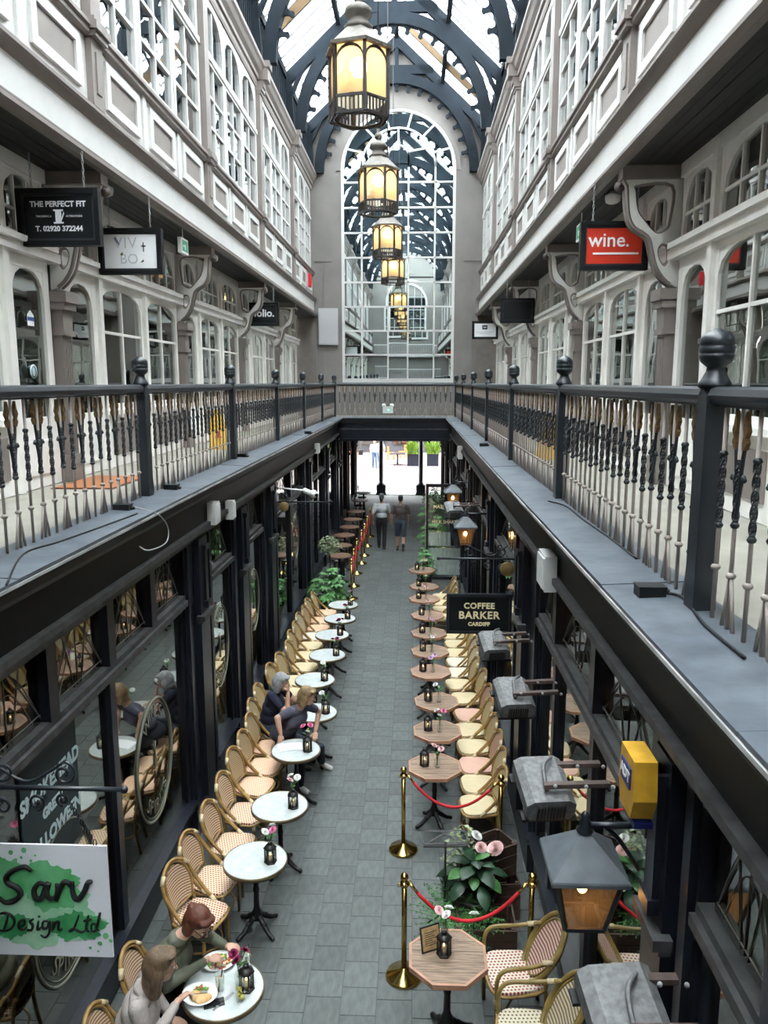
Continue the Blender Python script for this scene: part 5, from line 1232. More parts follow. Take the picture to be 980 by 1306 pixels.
f1 = thing('pasta_salad', 'heap of colourful pasta and salad on the plate by the plum flowers', 'food', (q1.x,q1.y,TT+.012)); lump(80,.092,.078,0,3,FD,f1,['pasta','tomato','leaf','sauce','meat'])
p2 = dish(q2.x,q2.y,1.12,.98,-.1,'white plate with toasted bread and salad before the woman in the cardigan')
f2 = thing('toast_and_salad', 'toasted bread with green salad on the plate beside the phone', 'food', (q2.x,q2.y,TT+.012))
for q in (-1,1): MB().ball((0,0,0),(.062,.042,.022),12,8).build('toast', mat('toasted_bread',(.60,.32,.10),.7,col2=(.72,.50,.26),scale=30) if 'toasted_bread' not in bpy.data.materials else bpy.data.materials['toasted_bread'], f2, (.01+.03*q,-.035-.01*q,.015), (.1,0,.5*q))
f2b = f2; rr_ = random.Random(9)
for k in range(20):
    a = rr_.uniform(0,6.28); d = math.sqrt(rr_.random()); MB().ball((0,0,0),(.016,.011,.007),7,5).build('salad_leaf' if k % 4 else 'tomato', FD[2] if k % 4 else FD[1], f2, (.06*d*math.cos(a), .04+.035*d*math.sin(a), .012+.012*(1-d)), (rr_.uniform(-.5,.5),rr_.uniform(-.5,.5),a))
def tumbler(x, y, h, r, drink, l, straw=True):
    t = thing('drink_glass', l, 'glass', (x, y, TT)); MB().lathe([(0,.002),(r*.85,.002),(r,.012),(r*1.1,h),(r*1.05,h),(r*.93,.014),(0,.012)],16).build('tumbler', M['clear'], t)
    MB().lathe([(0,.013),(r*.9,.014),(r*.99,h*.72),(0,h*.72)],14).build('drink', drink, t)
    if straw: MB().cyl((0,0,.02),(r*.8,-.01,h*1.45),.0035,n=6).build('straw', M['ink'], t)
g1 = at(281,1262,z=TT)
tumbler(g1.x,g1.y,.13,.032,mat('iced_coffee',(.50,.30,.17),.3),'tumbler of iced coffee between the two plates')
g1 = at(315,1232,z=TT)
tumbler(g1.x,g1.y,.14,.033,mat('lemon_drink',(.60,.52,.22),.2),'tall glass of lemon drink by the plum flowers')
t = thing('lemon_water_bottle', 'clear bottle of water with lemon slices beside the plum flowers', 'bottle', tuple(at(307,1275,z=TT))); MB().lathe([(0,0),(.034,0),(.036,.01),(.036,.10),(.03,.125),(.018,.15),(.016,.18),(.02,.19)],14).build('bottle', M['clear'], t)
for k in range(4): MB().lathe([(0,-.002),(.022,-.002),(.022,.002),(0,.002)],12).build('lemon_slice', mat('lemon_yellow',(.75,.62,.08),.4) if 'lemon_yellow' not in bpy.data.materials else bpy.data.materials['lemon_yellow'], t, (.008*(-1)**k,0,.025+.022*k), (1.2,.3*k,k))
t = thing('smartphone', 'black smartphone lying on the marble table of the eating women', 'phone', tuple(at(273,1280,z=TT)), .35); MB().box(-.075,.075,-.036,.036,0,.008).build('body', M['ink'], t); MB().box(-.072,.072,-.033,.033,.008,.0085).build('screen', mat('phone_screen',(.012,.013,.015),.08), t)
def cutlery(x, y, rz, l, kind):
    t = thing(kind, l, 'cutlery', (x, y, TT+.004), rz); st = M['grey_pl'] if False else bpy.data.materials.get('steel') or mat('steel',(.5,.5,.5),.25,1.0)
    MB().box(-.10,.02,-.005,.005,0,.004).build('handle', st, t); MB().box(.02,.10,-.009,.009,0,.003).build('blade' if kind == 'table_knife' else 'tines', st, t)
cutlery(-.93,5.02,-.3,'steel table knife beside the pasta plate','table_knife'); cutlery(-.76,4.90,1.0,'steel fork resting beside the toast plate','table_fork')
# ================================================================== STANCHIONS AND ROPES
def stanchion():
    t = thing('brass_stanchion', 'x', 'stanchion')
    MB().lathe([(0,0),(.16,0),(.165,.012),(.155,.03),(.03,.075),(.026,.09)],28).build('base', M['brass'], t)
    MB().lathe([(.024,.07),(.024,.90)],14).build('tube', M['brass'], t)
    MB().lathe([(.03,.885),(.045,.895),(.045,.915),(.03,.925),(.022,.935)],16).build('collar', M['brass'], t)
    for a in (0,PI/2,PI,3*PI/2): MB().tube([(.045*math.cos(a)+.018*math.cos(q)*math.cos(a),.045*math.sin(a)+.018*math.cos(q)*math.sin(a),.905+.018*math.sin(q)) for q in [2*PI*k/10 for k in range(10)]],.004,5,closed=True).build('hook_ring', M['brass'], t)
    MB().ball((0,0,.97),.038,14,10).build('ball_top', M['brass'], t); return t
ST = stanchion()
SP = [(.52,7.93,'polished brass stanchion next to the first octagonal plank table'),(.55,6.06,'polished brass stanchion beside the octagonal menu table'),(1.58,7.80,'polished brass stanchion at the shopfront behind the flower crates'),(1.66,6.10,'polished brass stanchion at the shopfront behind the armchairs')]
for x, y, l in SP: place(ST, USED, (x, y, 0), .4, l, 'brass stanchions')
def rope(a, b, sag, l, r=.016):
    a = Vector(a); b = Vector(b); P = [a.lerp(b, k/16)-Vector((0,0,sag*4*(k/16)*(1-k/16))) for k in range(17)]
    t = thing('velvet_rope', l, 'rope', a); Q = [p-a for p in P]
    MB().tube(Q[1:-1], r, 8).build('cord', M['velvet'], t)
    MB().tube([Q[0],Q[1]], r*.9, 8).build('end_cap', M['brass'], t); MB().tube([Q[-2],Q[-1]], r*.9, 8).build('end_cap', M['brass'], t)
rope((.57,7.93,.905),(1.53,7.80,.905),.33,'red velvet rope sagging between the stanchions by the plank tables')
rope((.60,6.06,.905),(1.61,6.10,.905),.36,'red velvet rope sagging behind the octagonal menu table')
FS = [(-.87,18.1),(-.90,19.26),(-.92,20.58),(-.87,21.79),(-.85,22.82),(-.84,24.2),(-.84,25.8)]
for i, (x, y) in enumerate(FS): place(ST, USED, (x, y, 0), 0, 'brass stanchion along the bar tables, %s from the leafy shrubs' % ORD[i], 'brass stanchions')
for i in range(len(FS)-1): rope((FS[i][0],FS[i][1]+.05,.905),(FS[i+1][0],FS[i+1][1]-.05,.905),.35,'red velvet rope along the bar tables, %s from the leafy shrubs' % ORD[i])
# ---- bar tables in the distance
M['bartop'] = mat('brown_bar_top',(.16,.085,.055),.35,var=.2,scale=8)
t = thing('bar_table','x','table'); MB().lathe([(0,.97),(.29,.97),(.295,.985),(.29,1.0),(0,1.0)],28,sm=False).build('tabletop', M['bartop'], t)
MB().lathe([(.2,0),(.2,.02),(.05,.05),(.035,.1),(.035,.97)],14).build('pedestal', M['castiron'], t); BT = t
t = thing('bar_stool','x','stool'); MB().lathe([(0,.70),(.16,.70),(.17,.72),(.165,.75),(0,.755)],18).build('seat', mat('dark_leather',(.02,.015,.013),.4), t)
for k in range(4): a = PI/4+PI/2*k; MB().cyl((.18*math.cos(a),.18*math.sin(a),0),(.11*math.cos(a),.11*math.sin(a),.71),.014,n=6).build('leg', M['castiron'], t)
MB().tube([(.155*math.cos(2*PI*k/16),.155*math.sin(2*PI*k/16),.25) for k in range(16)],.009,5,closed=True).build('foot_ring', M['castiron'], t); BS = t
for i, (x, y) in enumerate([(-1.20,18.5),(-1.27,19.7),(-1.30,21.08),(-1.26,22.3),(-1.26,23.6),(-1.26,25.1),(-1.3,27.5),(-1.3,29.5)]):
    place(BT, USED, (x, y, 0), 0, 'tall round brown bar table, %s along from the leafy shrubs' % ORD[i], 'bar tables')
    place(BS, USED, (x-.1, y+.58, 0), 0, 'dark round bar stool beyond the %s bar table from the shrubs' % ORD[i], 'bar stools')
# ---- glazed screen with gold writing near the far planters
t = thing('glazed_screen', 'black framed glass screen with gold lettering and grey half curtain', 'screen', (1.44, 19.75, 0))
sw = .46
for x in (-sw, sw): MB().box(x-.03,x+.03,-.03,.03,0,2.62).build('post', M['navy'], t)
for z in (.12,2.58): MB().box(-sw,sw,-.025,.025,z-.04,z+.04).build('rail', M['navy'], t)
MB().box(-sw-.045,-sw-.03,-.03,.0,0,2.62).build('pale_edge', M['wrap'], t)
MB().box(-sw,sw,-.004,.004,.16,2.54).build('pane', M['clear'], t)
obj('lettering', text_mesh('MILK SHAKES',.12,M['goldpaint'],.003,Matrix.Translation((.02,-.01,1.62))@XZ(0),.002), t)
obj('lettering', text_mesh('ICE CREAM',.12,M['goldpaint'],.003,Matrix.Translation((.0,-.01,2.02))@XZ(0,-1),.002), t)
M['linen'] = mat('pale_grey_linen',(.72,.74,.73),.9,var=.1,scale=6)
for (z0_,z1_,xa,xb) in ((.2,.93,-sw+.04,sw-.04),(.98,1.36,-sw+.04,sw*.35)):
    m = MB(); A = []; B = []
    n = 40
    for k in range(n+1):
        x = xa+(xb-xa)*k/n; q = .035+.012*math.sin(k*1.1); A.append((x,q)); B.append((x,q+.003))
    m.strip(A, B, lambda u,v,w:(u,v,w), z0_, z1_); m.build('curtain', M['linen'], t); MB().cyl((xa,.035,z1_-.005),(xb,.035,z1_-.005),.008,n=6).build('curtain_rod', M['brass'], t)
# ---- music stand
t = thing('music_stand', 'slim black folding music stand inside the roped corner', 'music stand', (.93, 6.62, 0), .05)
MB().cyl((0,0,.05),(0,0,.95),.010,n=8).build('pole', M['ink'], t)
for k in range(3): a = 2*PI*k/3+.4; MB().cyl((0,0,.22),(.2*math.cos(a),.2*math.sin(a),.01),.007,n=6).build('leg', M['ink'], t)
m = MB(); f = lambda u,v,w:(u, w+v*.95, .93+v*.30)
m.strip([(-.22,0),(-.22,.16)],[(-.20,0),(-.20,.16)],f,-.005,.005); m.strip([(.20,0),(.20,.16)],[(.22,0),(.22,.16)],f,-.005,.005); m.strip([(-.22,0),(.22,0)],[(-.22,.018),(.22,.018)],f,-.005,.005); m.strip([(-.22,.145),(.22,.145)],[(-.22,.16),(.22,.16)],f,-.005,.005)
m.strip([(-.21,0),(.03,.155)],[(-.18,0),(.06,.155)],f,-.004,.004); m.strip([(.18,0),(-.06,.155)],[(.21,0),(-.03,.155)],f,-.004,.004); m.build('desk_frame', M['ink'], t); MB().box(-.21,.21,-.03,.0,.915,.925).build('ledge', M['ink'], t)
# ================================================================== PLANTS
def palmate():
    mb = MB(); n = 8
    for k in range(n):
        a = math.radians(-125+250*k/(n-1)); L = .15*(1-.25*abs(a)/2.2); c, q = math.cos(a), math.sin(a); w = .026
        d = Vector((c,q,0)); sd = Vector((-q,c,0)); o = Vector((0,0,0))
        mb.add([o-sd*.012, o+sd*.012, d*L*.55+sd*w+Vector((0,0,-.004)), d*L+Vector((0,0,-.03)), d*L*.55-sd*w+Vector((0,0,-.004)), d*L*.5+Vector((0,0,.008))], [(0,1,5),(1,2,5),(2,3,5),(3,4,5),(4,0,5)], 0, False)
    return mb.mesh('leaf', M['leaf'])
PALM = palmate()
pot_me = MB().lathe([(0,0),(.15,0),(.2,.34),(.215,.36),(.2,.38),(.18,.35),(0,.34)],18).mesh('pot', mat('dark_glazed_pot',(.02,.02,.022),.4))
def fatsia(label, loc, h, r, n, seed, sc=1.0):
    t = thing('fatsia_plant', label, 'plant', loc); rr = random.Random(seed); obj('pot', pot_me, t)
    for k in range(n):
        a = k*2.4+rr.uniform(-.3,.3); f = (k+.5)/n; el = .15+1.2*f; rad = r*(1.05-.75*f*f)*rr.uniform(.7,1.1); z = .38+(h-.38)*f*rr.uniform(.85,1.1)
        p = Vector((rad*math.cos(a), rad*math.sin(a), z))
        MB().tube(smoothpts([(0,0,.34),(p.x*.3,p.y*.3,z*.75),p],3),.005,4).build('leaf_stalk', M['stem'], t)
        o = obj('leaf', PALM, t, p, (0, .55-.7*f+rr.uniform(-.2,.2), a)); o.scale = (sc*rr.uniform(.8,1.25),)*3
    return t
fatsia('glossy fatsia plant with big palmate leaves beside the last marble table', (-1.25,16.55,0), 1.05,.42,46,4,1.35)
fatsia('fatsia plant in a dark pot at the foot of the glass screen', (.93,19.1,0), 1.0,.22,20,6,1.1)
fatsia('fatsia plant in a dark pot behind the glass screen', (1.15,20.9,0), 1.35,.30,32,8,1.3)
fatsia('tall dark fatsia plant near the street end by the shop wall', (1.25,23.8,0), 1.7,.40,40,10,1.4)
def shrub(label, loc, h, cr, n, seed, lm, name='standard_shrub', trunk=True, squash=.8):
    t = thing(name, label, 'plant', loc); rr = random.Random(seed); obj('pot', pot_me, t)
    if trunk: MB().tube(smoothpts([(0,0,.34),(.01,.0,h*.5),(0,0,h-cr*.5)],4),.018,8).build('trunk', M['bark'], t)
    mb = MB()
    for k in range(n):
        u = rr.uniform(-1,1); a = rr.uniform(0,6.28); d = cr*rr.random()**.4; q = math.sqrt(1-u*u)
        c = Vector((d*q*math.cos(a), d*q*math.sin(a), h+d*u*squash)); Rm = Matrix.Rotation(rr.uniform(0,6.28),3,'Z')@Matrix.Rotation(rr.uniform(-.9,.9),3,'X')
        L = rr.uniform(.05,.08); w = L*.36
        mb.add([c, c+Rm@Vector((L*.5,w,.006)), c+Rm@Vector((L,0,-.01)), c+Rm@Vector((L*.5,-w,.006))], [(0,1,2,3)])
    o = mb.build('foliage', lm, t); tag(o, kind='stuff'); return t
shrub('variegated standard shrub on a slim trunk behind the fatsia', (-1.33,17.5,0), 1.45,.30,420,3,M['leafv'])
shrub('dense dark green bush behind the glass screen', (1.30,22.3,0), 1.75,.42,500,5,M['leafd'],'dark_bush')
shrub('dark green bush at the passage end by the wall', (1.32,25.2,0), 1.5,.42,450,15,M['leafd'],'dark_bush')
# ---- roped corner: crates, flowers, leafy tubs
M['crate'] = mat('dark_crate_wood',(.085,.048,.034),.7,col2=(.05,.028,.02),scale=6,stretch=(2,2,12))
def crate(x, y, z, rz, w, d, h, l, write=False):
    t = thing('wooden_crate', l, 'crate', (x,y,z), rz)
    for k, zz in enumerate([h*(i+.5)/3 for i in range(3)]):
        for q in (-1,1):
            MB().box(-w/2,w/2,q*d/2-.008,q*d/2+.008,zz-h/6+.006,zz+h/6-.006).build('slat', M['crate'], t); MB().box(q*w/2-.008,q*w/2+.008,-d/2,d/2,zz-h/6+.006,zz+h/6-.006).build('slat', M['crate'], t)
    for a in (-1,1):
        for b in (-1,1): MB().box(a*(w/2-.025)-.015,a*(w/2-.025)+.015,b*(d/2-.025)-.015,b*(d/2-.025)+.015,0,h).build('corner_block', M['crate'], t)
    MB().box(-w/2,w/2,-d/2,d/2,0,.015).build('base_board', M['crate'], t)
    if write: obj('lettering', text_mesh('APPLES',.08,M['ink'],.003,Matrix.Translation((0,-d/2-.01,h*.5))@XZ(0)), t)
    return t
crate(1.30,6.42,0,.0,.52,.36,.34,'dark wooden crate on the floor behind the armchairs',True)
crate(1.42,7.0,0,.1,.46,.40,.40,'dark wooden crate under the flower box'); crate(1.42,7.0,.401,.55,.34,.30,.34,'open wooden flower box stacked above the crates')
def bigbloom(label, loc, r, col, seed):
    t = thing('cut_flower', label, 'flower', loc, seed); obj('bloom', bloom_mesh(r, seed, 5).mesh('bloom', FC[col]), t, (0,0,.18), (-.5,-.15,0)); MB().tube([(0,0,0),(0,0,.18)],.005,5).build('stem', M['stem'], t)
    MB().ball((0,-.006,.19),r*.16,8,6).build('flower_eye', mat('golden_stamen',(.45,.28,.05),.8) if 'golden_stamen' not in bpy.data.materials else bpy.data.materials['golden_stamen'], t)
bigbloom('large blush dahlia at the corner of the flower box', (1.42,6.78,.60), .085,'blush',2); bigbloom('round pink peony beside the large dahlia', (1.28,6.80,.60), .06,'blush',3)
bigbloom('white peony above the pink one by the flower box', (1.24,6.90,.66), .06,'white',4); bigbloom('dusky red rose bud beside the white peony', (1.14,6.86,.58), .04,'plum',5); bigbloom('small white rose low in the leafy tub', (1.17,6.18,.35), .05,'white',6)
def tub(label, loc, n, r, h, seed):
    t = thing('leafy_tub', label, 'plant', loc); rr = random.Random(seed); obj('pot', pot_me, t)
    for k in range(n):
        a = k*2.4; f = (k+.5)/n; p = Vector((r*.5*f*math.cos(a), r*.5*f*math.sin(a), h*(.75+.25*(1-f))))
        MB().tube([(0,0,.34),p],.006,4).build('leaf_stalk', M['stem'], t); o = obj('leaf', LEAF2, t, p, (0, -.5+1.1*f, a)); o.scale = (rr.uniform(.8,1.3),)*3
        if k % 3 == 0: o.data = LEAF3
    return t
LEAF3 = leaf_mesh(.17,.06,M['leaf'])
tub('rubber plant with broad dark leaves inside the roped corner', (1.22,6.72,0), 26,.42,.72,3)
def fern(label, loc, n, L, seed):
    t = thing('fern', label, 'plant', loc); rr = random.Random(seed); obj('pot', pot_me, t).scale = (.6,.6,.5)
    for k in range(n):
        a = rr.uniform(0,6.28); el = rr.uniform(.3,1.3); l = L*rr.uniform(.7,1.1); mb = MB(); P = []
        for i in range(9):
            f = i/8; P.append(Vector((l*f*math.cos(el*(1-.6*f)), 0, .2+l*f*math.sin(el)*(1-.45*f))))
        mb.tube(P,.003,4)
        for i in range(1,9):
            for q in (-1,1):
                w = .075*(1.1-i/9); c = P[i]; mb.add([c, c+Vector((.012,q*w*.5,.006)), c+Vector((.015,q*w,-.006)), c+Vector((-.005,q*w*.5,0))],[(0,1,2,3)])
        o = mb.build('frond', M['leaf'], t, None, (0,0,a))
    return t
fern('feathery green fern behind the octagonal menu table', (1.02,6.42,0), 60,.46,5)
shrub('trailing vine of small speckled leaves beside the flower box', (1.10,6.95,0), .62,.20,170,21,M['leafv'],'trailing_vine',False,1.5)
# ================================================================== PEOPLE
import numpy as np
SK = mat('skin',(.52,.30,.21),.5,var=.06,scale=10)
def person_mesh(name, prims, mats, voxel, smooth=3):
    mb = MB()
    for p in prims:
        if p[0] == 'c':
            _, mi, a, b, ra, rb = p; a = Vector(a); b = Vector(b)
            mb.tube([a, b], [ra, rb], 14); mb.ball(a, ra, 14, 10); mb.ball(b, rb, 14, 10)
        else: mb.ball(p[2], p[3], 20, 14, R=p[4] if len(p) > 4 else None)
    me = mb.mesh(name, mats); o = bpy.data.objects.new(name, me); COL.objects.link(o)
    r = o.modifiers.new('join', 'REMESH'); r.mode = 'VOXEL'; r.voxel_size = voxel
    s = o.modifiers.new('soft', 'SMOOTH'); s.iterations = smooth; s.factor = .5
    dg = bpy.context.evaluated_depsgraph_get(); dg.update()
    res = bpy.data.meshes.new_from_object(o.evaluated_get(dg)); bpy.data.objects.remove(o)
    res.name = name; res.materials.clear()
    for m in mats: res.materials.append(m)
    n = len(res.polygons); C = np.empty(n*3); res.polygons.foreach_get('center', C); C = C.reshape(-1,3)
    best = np.full(n, 1e9); idx = np.zeros(n, dtype=np.int32)
    for p in prims:
        if p[0] == 'c':
            _, mi, a, b, ra, rb = p; a = np.array(a); b = np.array(b); ab = b-a; L = max(ab@ab, 1e-9)
            t = np.clip((C-a)@ab/L, 0, 1); d = np.linalg.norm(C-(a+t[:,None]*ab), axis=1)-(ra+(rb-ra)*t)
        else:
            mi = p[1]; q = C-np.array(p[2])
            if len(p) > 4: q = q@np.array([list(w) for w in p[4]])
            d = (np.linalg.norm(q/np.array(p[3]), axis=1)-1)*min(p[3])
        k = d < best; best[k] = d[k]; idx[k] = mi
    res.polygons.foreach_set('material_index', idx); res.polygons.foreach_set('use_smooth', np.ones(n, dtype=bool)); res.update(); return res
def hand(pr, w, d, up, mi, curl=.5, sz=1.0, side=1):
    """palm and five fingers; w wrist, d pointing direction, up = back of the hand"""
    w = Vector(w); d = Vector(d).normalized(); up = Vector(up); up = (up-d*up.dot(d)).normalized(); sd = d.cross(up)*side
    Rm = Matrix((d, sd, up)).transposed()
    pr.append(('e', mi, tuple(w+d*.045*sz), (.050*sz,.038*sz,.016*sz), Rm))
    for i, (o, L) in enumerate(((-.028,.058),(-.010,.068),(.009,.064),(.026,.050))):
        b = w+d*.078*sz+sd*o*sz; c1 = b+(d*math.cos(curl)-up*math.sin(curl))*L*.55*sz; c2 = c1+(d*math.cos(curl*2.2)-up*math.sin(curl*2.2))*L*.5*sz
        pr.append(('c', mi, tuple(b), tuple(c1), .0095*sz, .0088*sz)); pr.append(('c', mi, tuple(c1), tuple(c2), .0088*sz, .0075*sz))
    b = w+d*.028*sz-sd*.032*sz; c1 = b+(d*.7-sd*.6-up*.3).normalized()*.036*sz; c2 = c1+(d*.95-up*.35).normalized()*.028*sz
    pr.append(('c', mi, tuple(b), tuple(c1), .012*sz, .010*sz)); pr.append(('c', mi, tuple(c1), tuple(c2), .010*sz, .008*sz))
def head_frame(yaw, pitch, roll=0.0): return Matrix.Rotation(yaw,3,'Z')@Matrix.Rotation(pitch,3,'Y')@Matrix.Rotation(roll,3,'X')
def head(pr, c, Rm, mi):
    c = Vector(c); E = lambda o, r: pr.append(('e', mi, tuple(c+Rm@Vector(o)), r, Rm))
    E((-.006,0,.018), (.094,.074,.096)); E((.028,0,-.052), (.060,.055,.062)); E((.052,0,-.088),(.028,.030,.022)); E((.070,0,-.010),(.026,.048,.050))
    pr.append(('c', mi, tuple(c+Rm@Vector((.086,0,.012))), tuple(c+Rm@Vector((.108,0,-.028))), .009, .014))
    for q in (-1,1): E((-.005,q*.075,-.012),(.018,.010,.030)); E((.078,q*.030,.030),(.014,.022,.008))
def face(t, c, Rm, hairm):
    c = Vector(c); w = bpy.data.materials.get('eye_white') or mat('eye_white',(.75,.73,.70),.3); ir = bpy.data.materials.get('eye_dark') or mat('eye_dark',(.03,.022,.018),.2); lip = bpy.data.materials.get('lip') or mat('lip',(.42,.13,.11),.45)
    for q in (-1,1):
        e = MB().ball((0,0,0),(.010,.013,.008),10,8,R=Rm).build('eye', w, t, c+Rm@Vector((.085,q*.031,.006))); MB().ball((0,0,0),(.005,.006,.006),8,6,R=Rm).build('iris', ir, e, Rm@Vector((.007,0,0)))
        MB().tube([Rm@Vector((.0,q*-.016,0)),Rm@Vector((.004,0,.005)),Rm@Vector((-.006,q*.018,.0))],.0035,5).build('eyebrow', hairm, t, c+Rm@Vector((.092,q*.031,.030)))
    MB().ball((0,0,0),(.007,.024,.006),10,6,R=Rm).build('mouth', lip, t, c+Rm@Vector((.086,0,-.062)))
def hair(t, c, Rm, blobs, m, voxel=.008, name='hair'):
    c = Vector(c); pr = [('e', 0, tuple(c+Rm@Vector(o)), r, Rm) for o, r in blobs]
    return obj(name, person_mesh(name, pr, [m], voxel, 4), t)
def hairmat(n, a, b): return mat(n, a, .42, col2=b, scale=9, stretch=(9,9,1.2), bump=.5, bscale=30)
def bob(L, w=.10, fringe=True, front=.0):
    B = [((-.022,0,.045),(.098,.088,.092)), ((-.055,0,.0),(.078,.090,.10))]
    n = max(2, int(L/.045))
    for k in range(n):
        z = -.03-L*k/n
        B += [((-.065,0,z),(.055,.082,.06))]
        for q in (-1,1): B += [((-.018+front,q*.082,z),(.050,.022,.055))]
    if fringe: B += [((.05,-.02,.092),(.042,.052,.022)), ((.05,.03,.090),(.042,.045,.022))]
    return B
def seated(name, label, loc, rz, lean, hd, mats, hm, blobs, rhand, lhand, relb, lelb, twist=0.0, short=False, pz=.57, knees=.44, extra=None, shoe=(.10,.09,.09), rfoot=None):
    """mats: 0 top, 1 trousers, 2 skin, 3 shoe, 4 undershirt"""
    t = thing(name, label, 'person', loc, rz)
    pv = Vector((-.06,0,pz)); ax = Vector((math.sin(lean),0,math.cos(lean))); tw = Matrix.Rotation(twist,3,'Z'); ax = tw@ax if False else ax
    ch = pv+ax*.33; nk = pv+ax*.55; sh = {q: pv+ax*.495+tw@Vector((0,q*.165,0)) for q in (-1,1)}
    Rt = Matrix.Rotation(twist,3,'Z')@Matrix.Rotation(lean,3,'Y'); pr = []
    pr += [('e',1,tuple(pv+Vector((-.01,0,-.01))),(.165,.19,.115)), ('e',0,tuple(pv+ax*.13),(.135,.17,.13),Rt), ('e',0,tuple(pv+ax*.26),(.13,.168,.15),Rt), ('e',0,tuple(ch+ax*.02+Vector((.03,0,-.02))),(.125,.165,.14),Rt), ('e',0,tuple(pv+ax*.38),(.115,.175,.12),Rt), ('e',0,tuple(pv+ax*.475),(.08,.165,.065),Rt)]
    if not short: pr += [('e',0,tuple(pv+ax*.535),(.074,.086,.045),Rt)]
    if len(mats) > 4: pr += [('c',4,tuple(ch+tw@Vector((.125,0,-.12))),tuple(ch+tw@Vector((.075,0,.13))),.045,.03)]
    for q in (-1,1):
        hip = Vector((.0,q*.10,.54)); kn = Vector((knees,q*.11,.53)); an = Vector((knees-.03,q*.10,.10))
        if rfoot and q == rfoot[0]: kn, an = Vector(rfoot[1]), Vector(rfoot[2])
        pr += [('c',1,tuple(hip),tuple(kn),.095,.066), ('c',1,tuple(kn),tuple(an),.062,.045), ('c',3,tuple(an+Vector((-.02,0,-.05))),tuple(an+Vector((.14,q*.015,-.062))),.040,.034)]
        wr = Vector(rhand[0] if q < 0 else lhand[0]); el = Vector(relb if q < 0 else lelb); s0 = sh[q]
        pr += [('c',0,tuple(s0+Vector((0,-q*.02,0))),tuple(s0.lerp(el,.55)),.066,.054)]
        pr += [('c',2 if short else 0,tuple(s0.lerp(el,.55)),tuple(el),.045 if short else .054,.039 if short else .048), ('c',2 if short else 0,tuple(el),tuple(el.lerp(wr,.86)),.041 if short else .047,.029 if short else .035), ('c',2,tuple(el.lerp(wr,.84)),tuple(wr),.027,.024)]
        hv = rhand if q < 0 else lhand; hand(pr, wr, hv[1], hv[2], 2, hv[3] if len(hv) > 3 else .6, 1.0, 1 if q < 0 else -1)
    hc = Vector(hd[0]); Rm = head_frame(*hd[1])
    pr += [('c',2,tuple(nk+ax*-.02),tuple(hc+Rm@Vector((-.02,0,-.06))),.052,.050)]
    head(pr, hc, Rm, 2)
    obj('body', person_mesh('body', pr, mats, .0068), t); face(t, hc, Rm, hm); hair(t, hc, Rm, blobs, hm)
    return t
BJ = mat('blue_jeans',(.07,.11,.19),.8,var=.2,scale=30); DJ = mat('dark_navy_jeans',(.014,.02,.035),.8,var=.2,scale=30)
CARD = mat('oatmeal_cardigan',(.40,.35,.32),.9,var=.08,scale=30,bump=.4,bscale=120); JK = mat('olive_jacket',(.095,.10,.07),.8,var=.2,scale=8,bump=.3,bscale=14); TEAL = mat('teal_top',(.005,.24,.17),.7,var=.15,scale=12)
WT = mat('white_blouse',(.68,.67,.66),.8); SHW = mat('pale_shoe',(.55,.54,.52),.7); SHD = mat('dark_shoe',(.03,.03,.03),.6); NV = mat('navy_tee',(.012,.014,.035),.85,var=.15,scale=9); SL = mat('slate_violet_tee',(.075,.073,.105),.9,var=.1,scale=9,bump=.3,bscale=18)
h1 = hairmat('brown_grey_hair',(.20,.13,.075),(.085,.052,.03)); h2 = hairmat('auburn_hair',(.15,.045,.022),(.07,.02,.012)); h3 = hairmat('silver_hair',(.36,.36,.37),(.18,.18,.19)); h4 = hairmat('dark_blond_hair',(.36,.245,.125),(.20,.13,.065))
pA = seated('person', 'person in oatmeal cardigan with shoulder-length brown hair eating at marble table', (-1.33,4.62,0), .12, .30, ((.215,.02,1.225),(.25,.18,0)), [CARD,BJ,SK,SHW,WT], h1, bob(.17,front=-.01),
       ((.30,.10,.87),(.75,.55,.25),(-.2,.3,.9),.9), ((.24,.17,.665),(.8,-.4,-.1),(0,0,1),.5), (.17,-.20,.80), (.08,.29,.80))
0 and MB().ball((0,0,0),(.055,.045,.030),12,8).build('grey_parting', hairmat('grey_hair_top',(.40,.38,.36),(.26,.23,.20)), pA, (.24,.02,1.315))
pB = seated('person', 'person in olive green jacket with tied auburn hair eating at marble table', (-1.30,5.20,0), -.38, .42, ((.295,.08,1.175),(-.15,.58,0)), [JK,mat('black_trousers',(.012,.012,.014),.8),SK,SHD,TEAL], h2, bob(.05,fringe=True)+[((-.10,0,.05),(.045,.045,.045))],
       ((.34,.12,.85),(.8,.5,-.1),(0,0,1),.9), ((.34,.34,.80),(.85,.4,-.1),(0,0,1),.6), (.20,-.20,.82), (.20,.34,.83))
pC = seated('person', 'person with silver bob in navy tee resting a hand on her face', (-1.30,9.86,0), -.15, .22, ((.15,-.03,1.21),(.15,.35,0)), [NV,DJ,SK,SHD], h3, bob(.12,fringe=True),
       ((.255,-.07,1.09),(-.15,.25,.95),(.9,-.2,.2),1.1), ((.38,.2,.80),(.9,-.2,0),(0,0,1),.5), (.27,-.17,.82), (.26,.27,.82), short=True)
pD = seated('person', 'person with blond bob in slate tee leaning over to reach the menu', (-1.03,9.42,0), -.62, .62, ((.345,.04,1.255),(.55,.30,0)), [SL,DJ,SK,SHW], h4, bob(.11,fringe=True),
       ((.215,-.32,.83),(.15,-.35,-.9),(.9,-.3,.2),.35), ((.36,.16,.72),(.6,-.7,-.2),(0,0,1),.5), (.14,-.30,1.02), (.27,.33,.92), twist=-.15, short=True, pz=.66, knees=.36, rfoot=(1,(.40,.20,.50),(.14,.52,.10)))
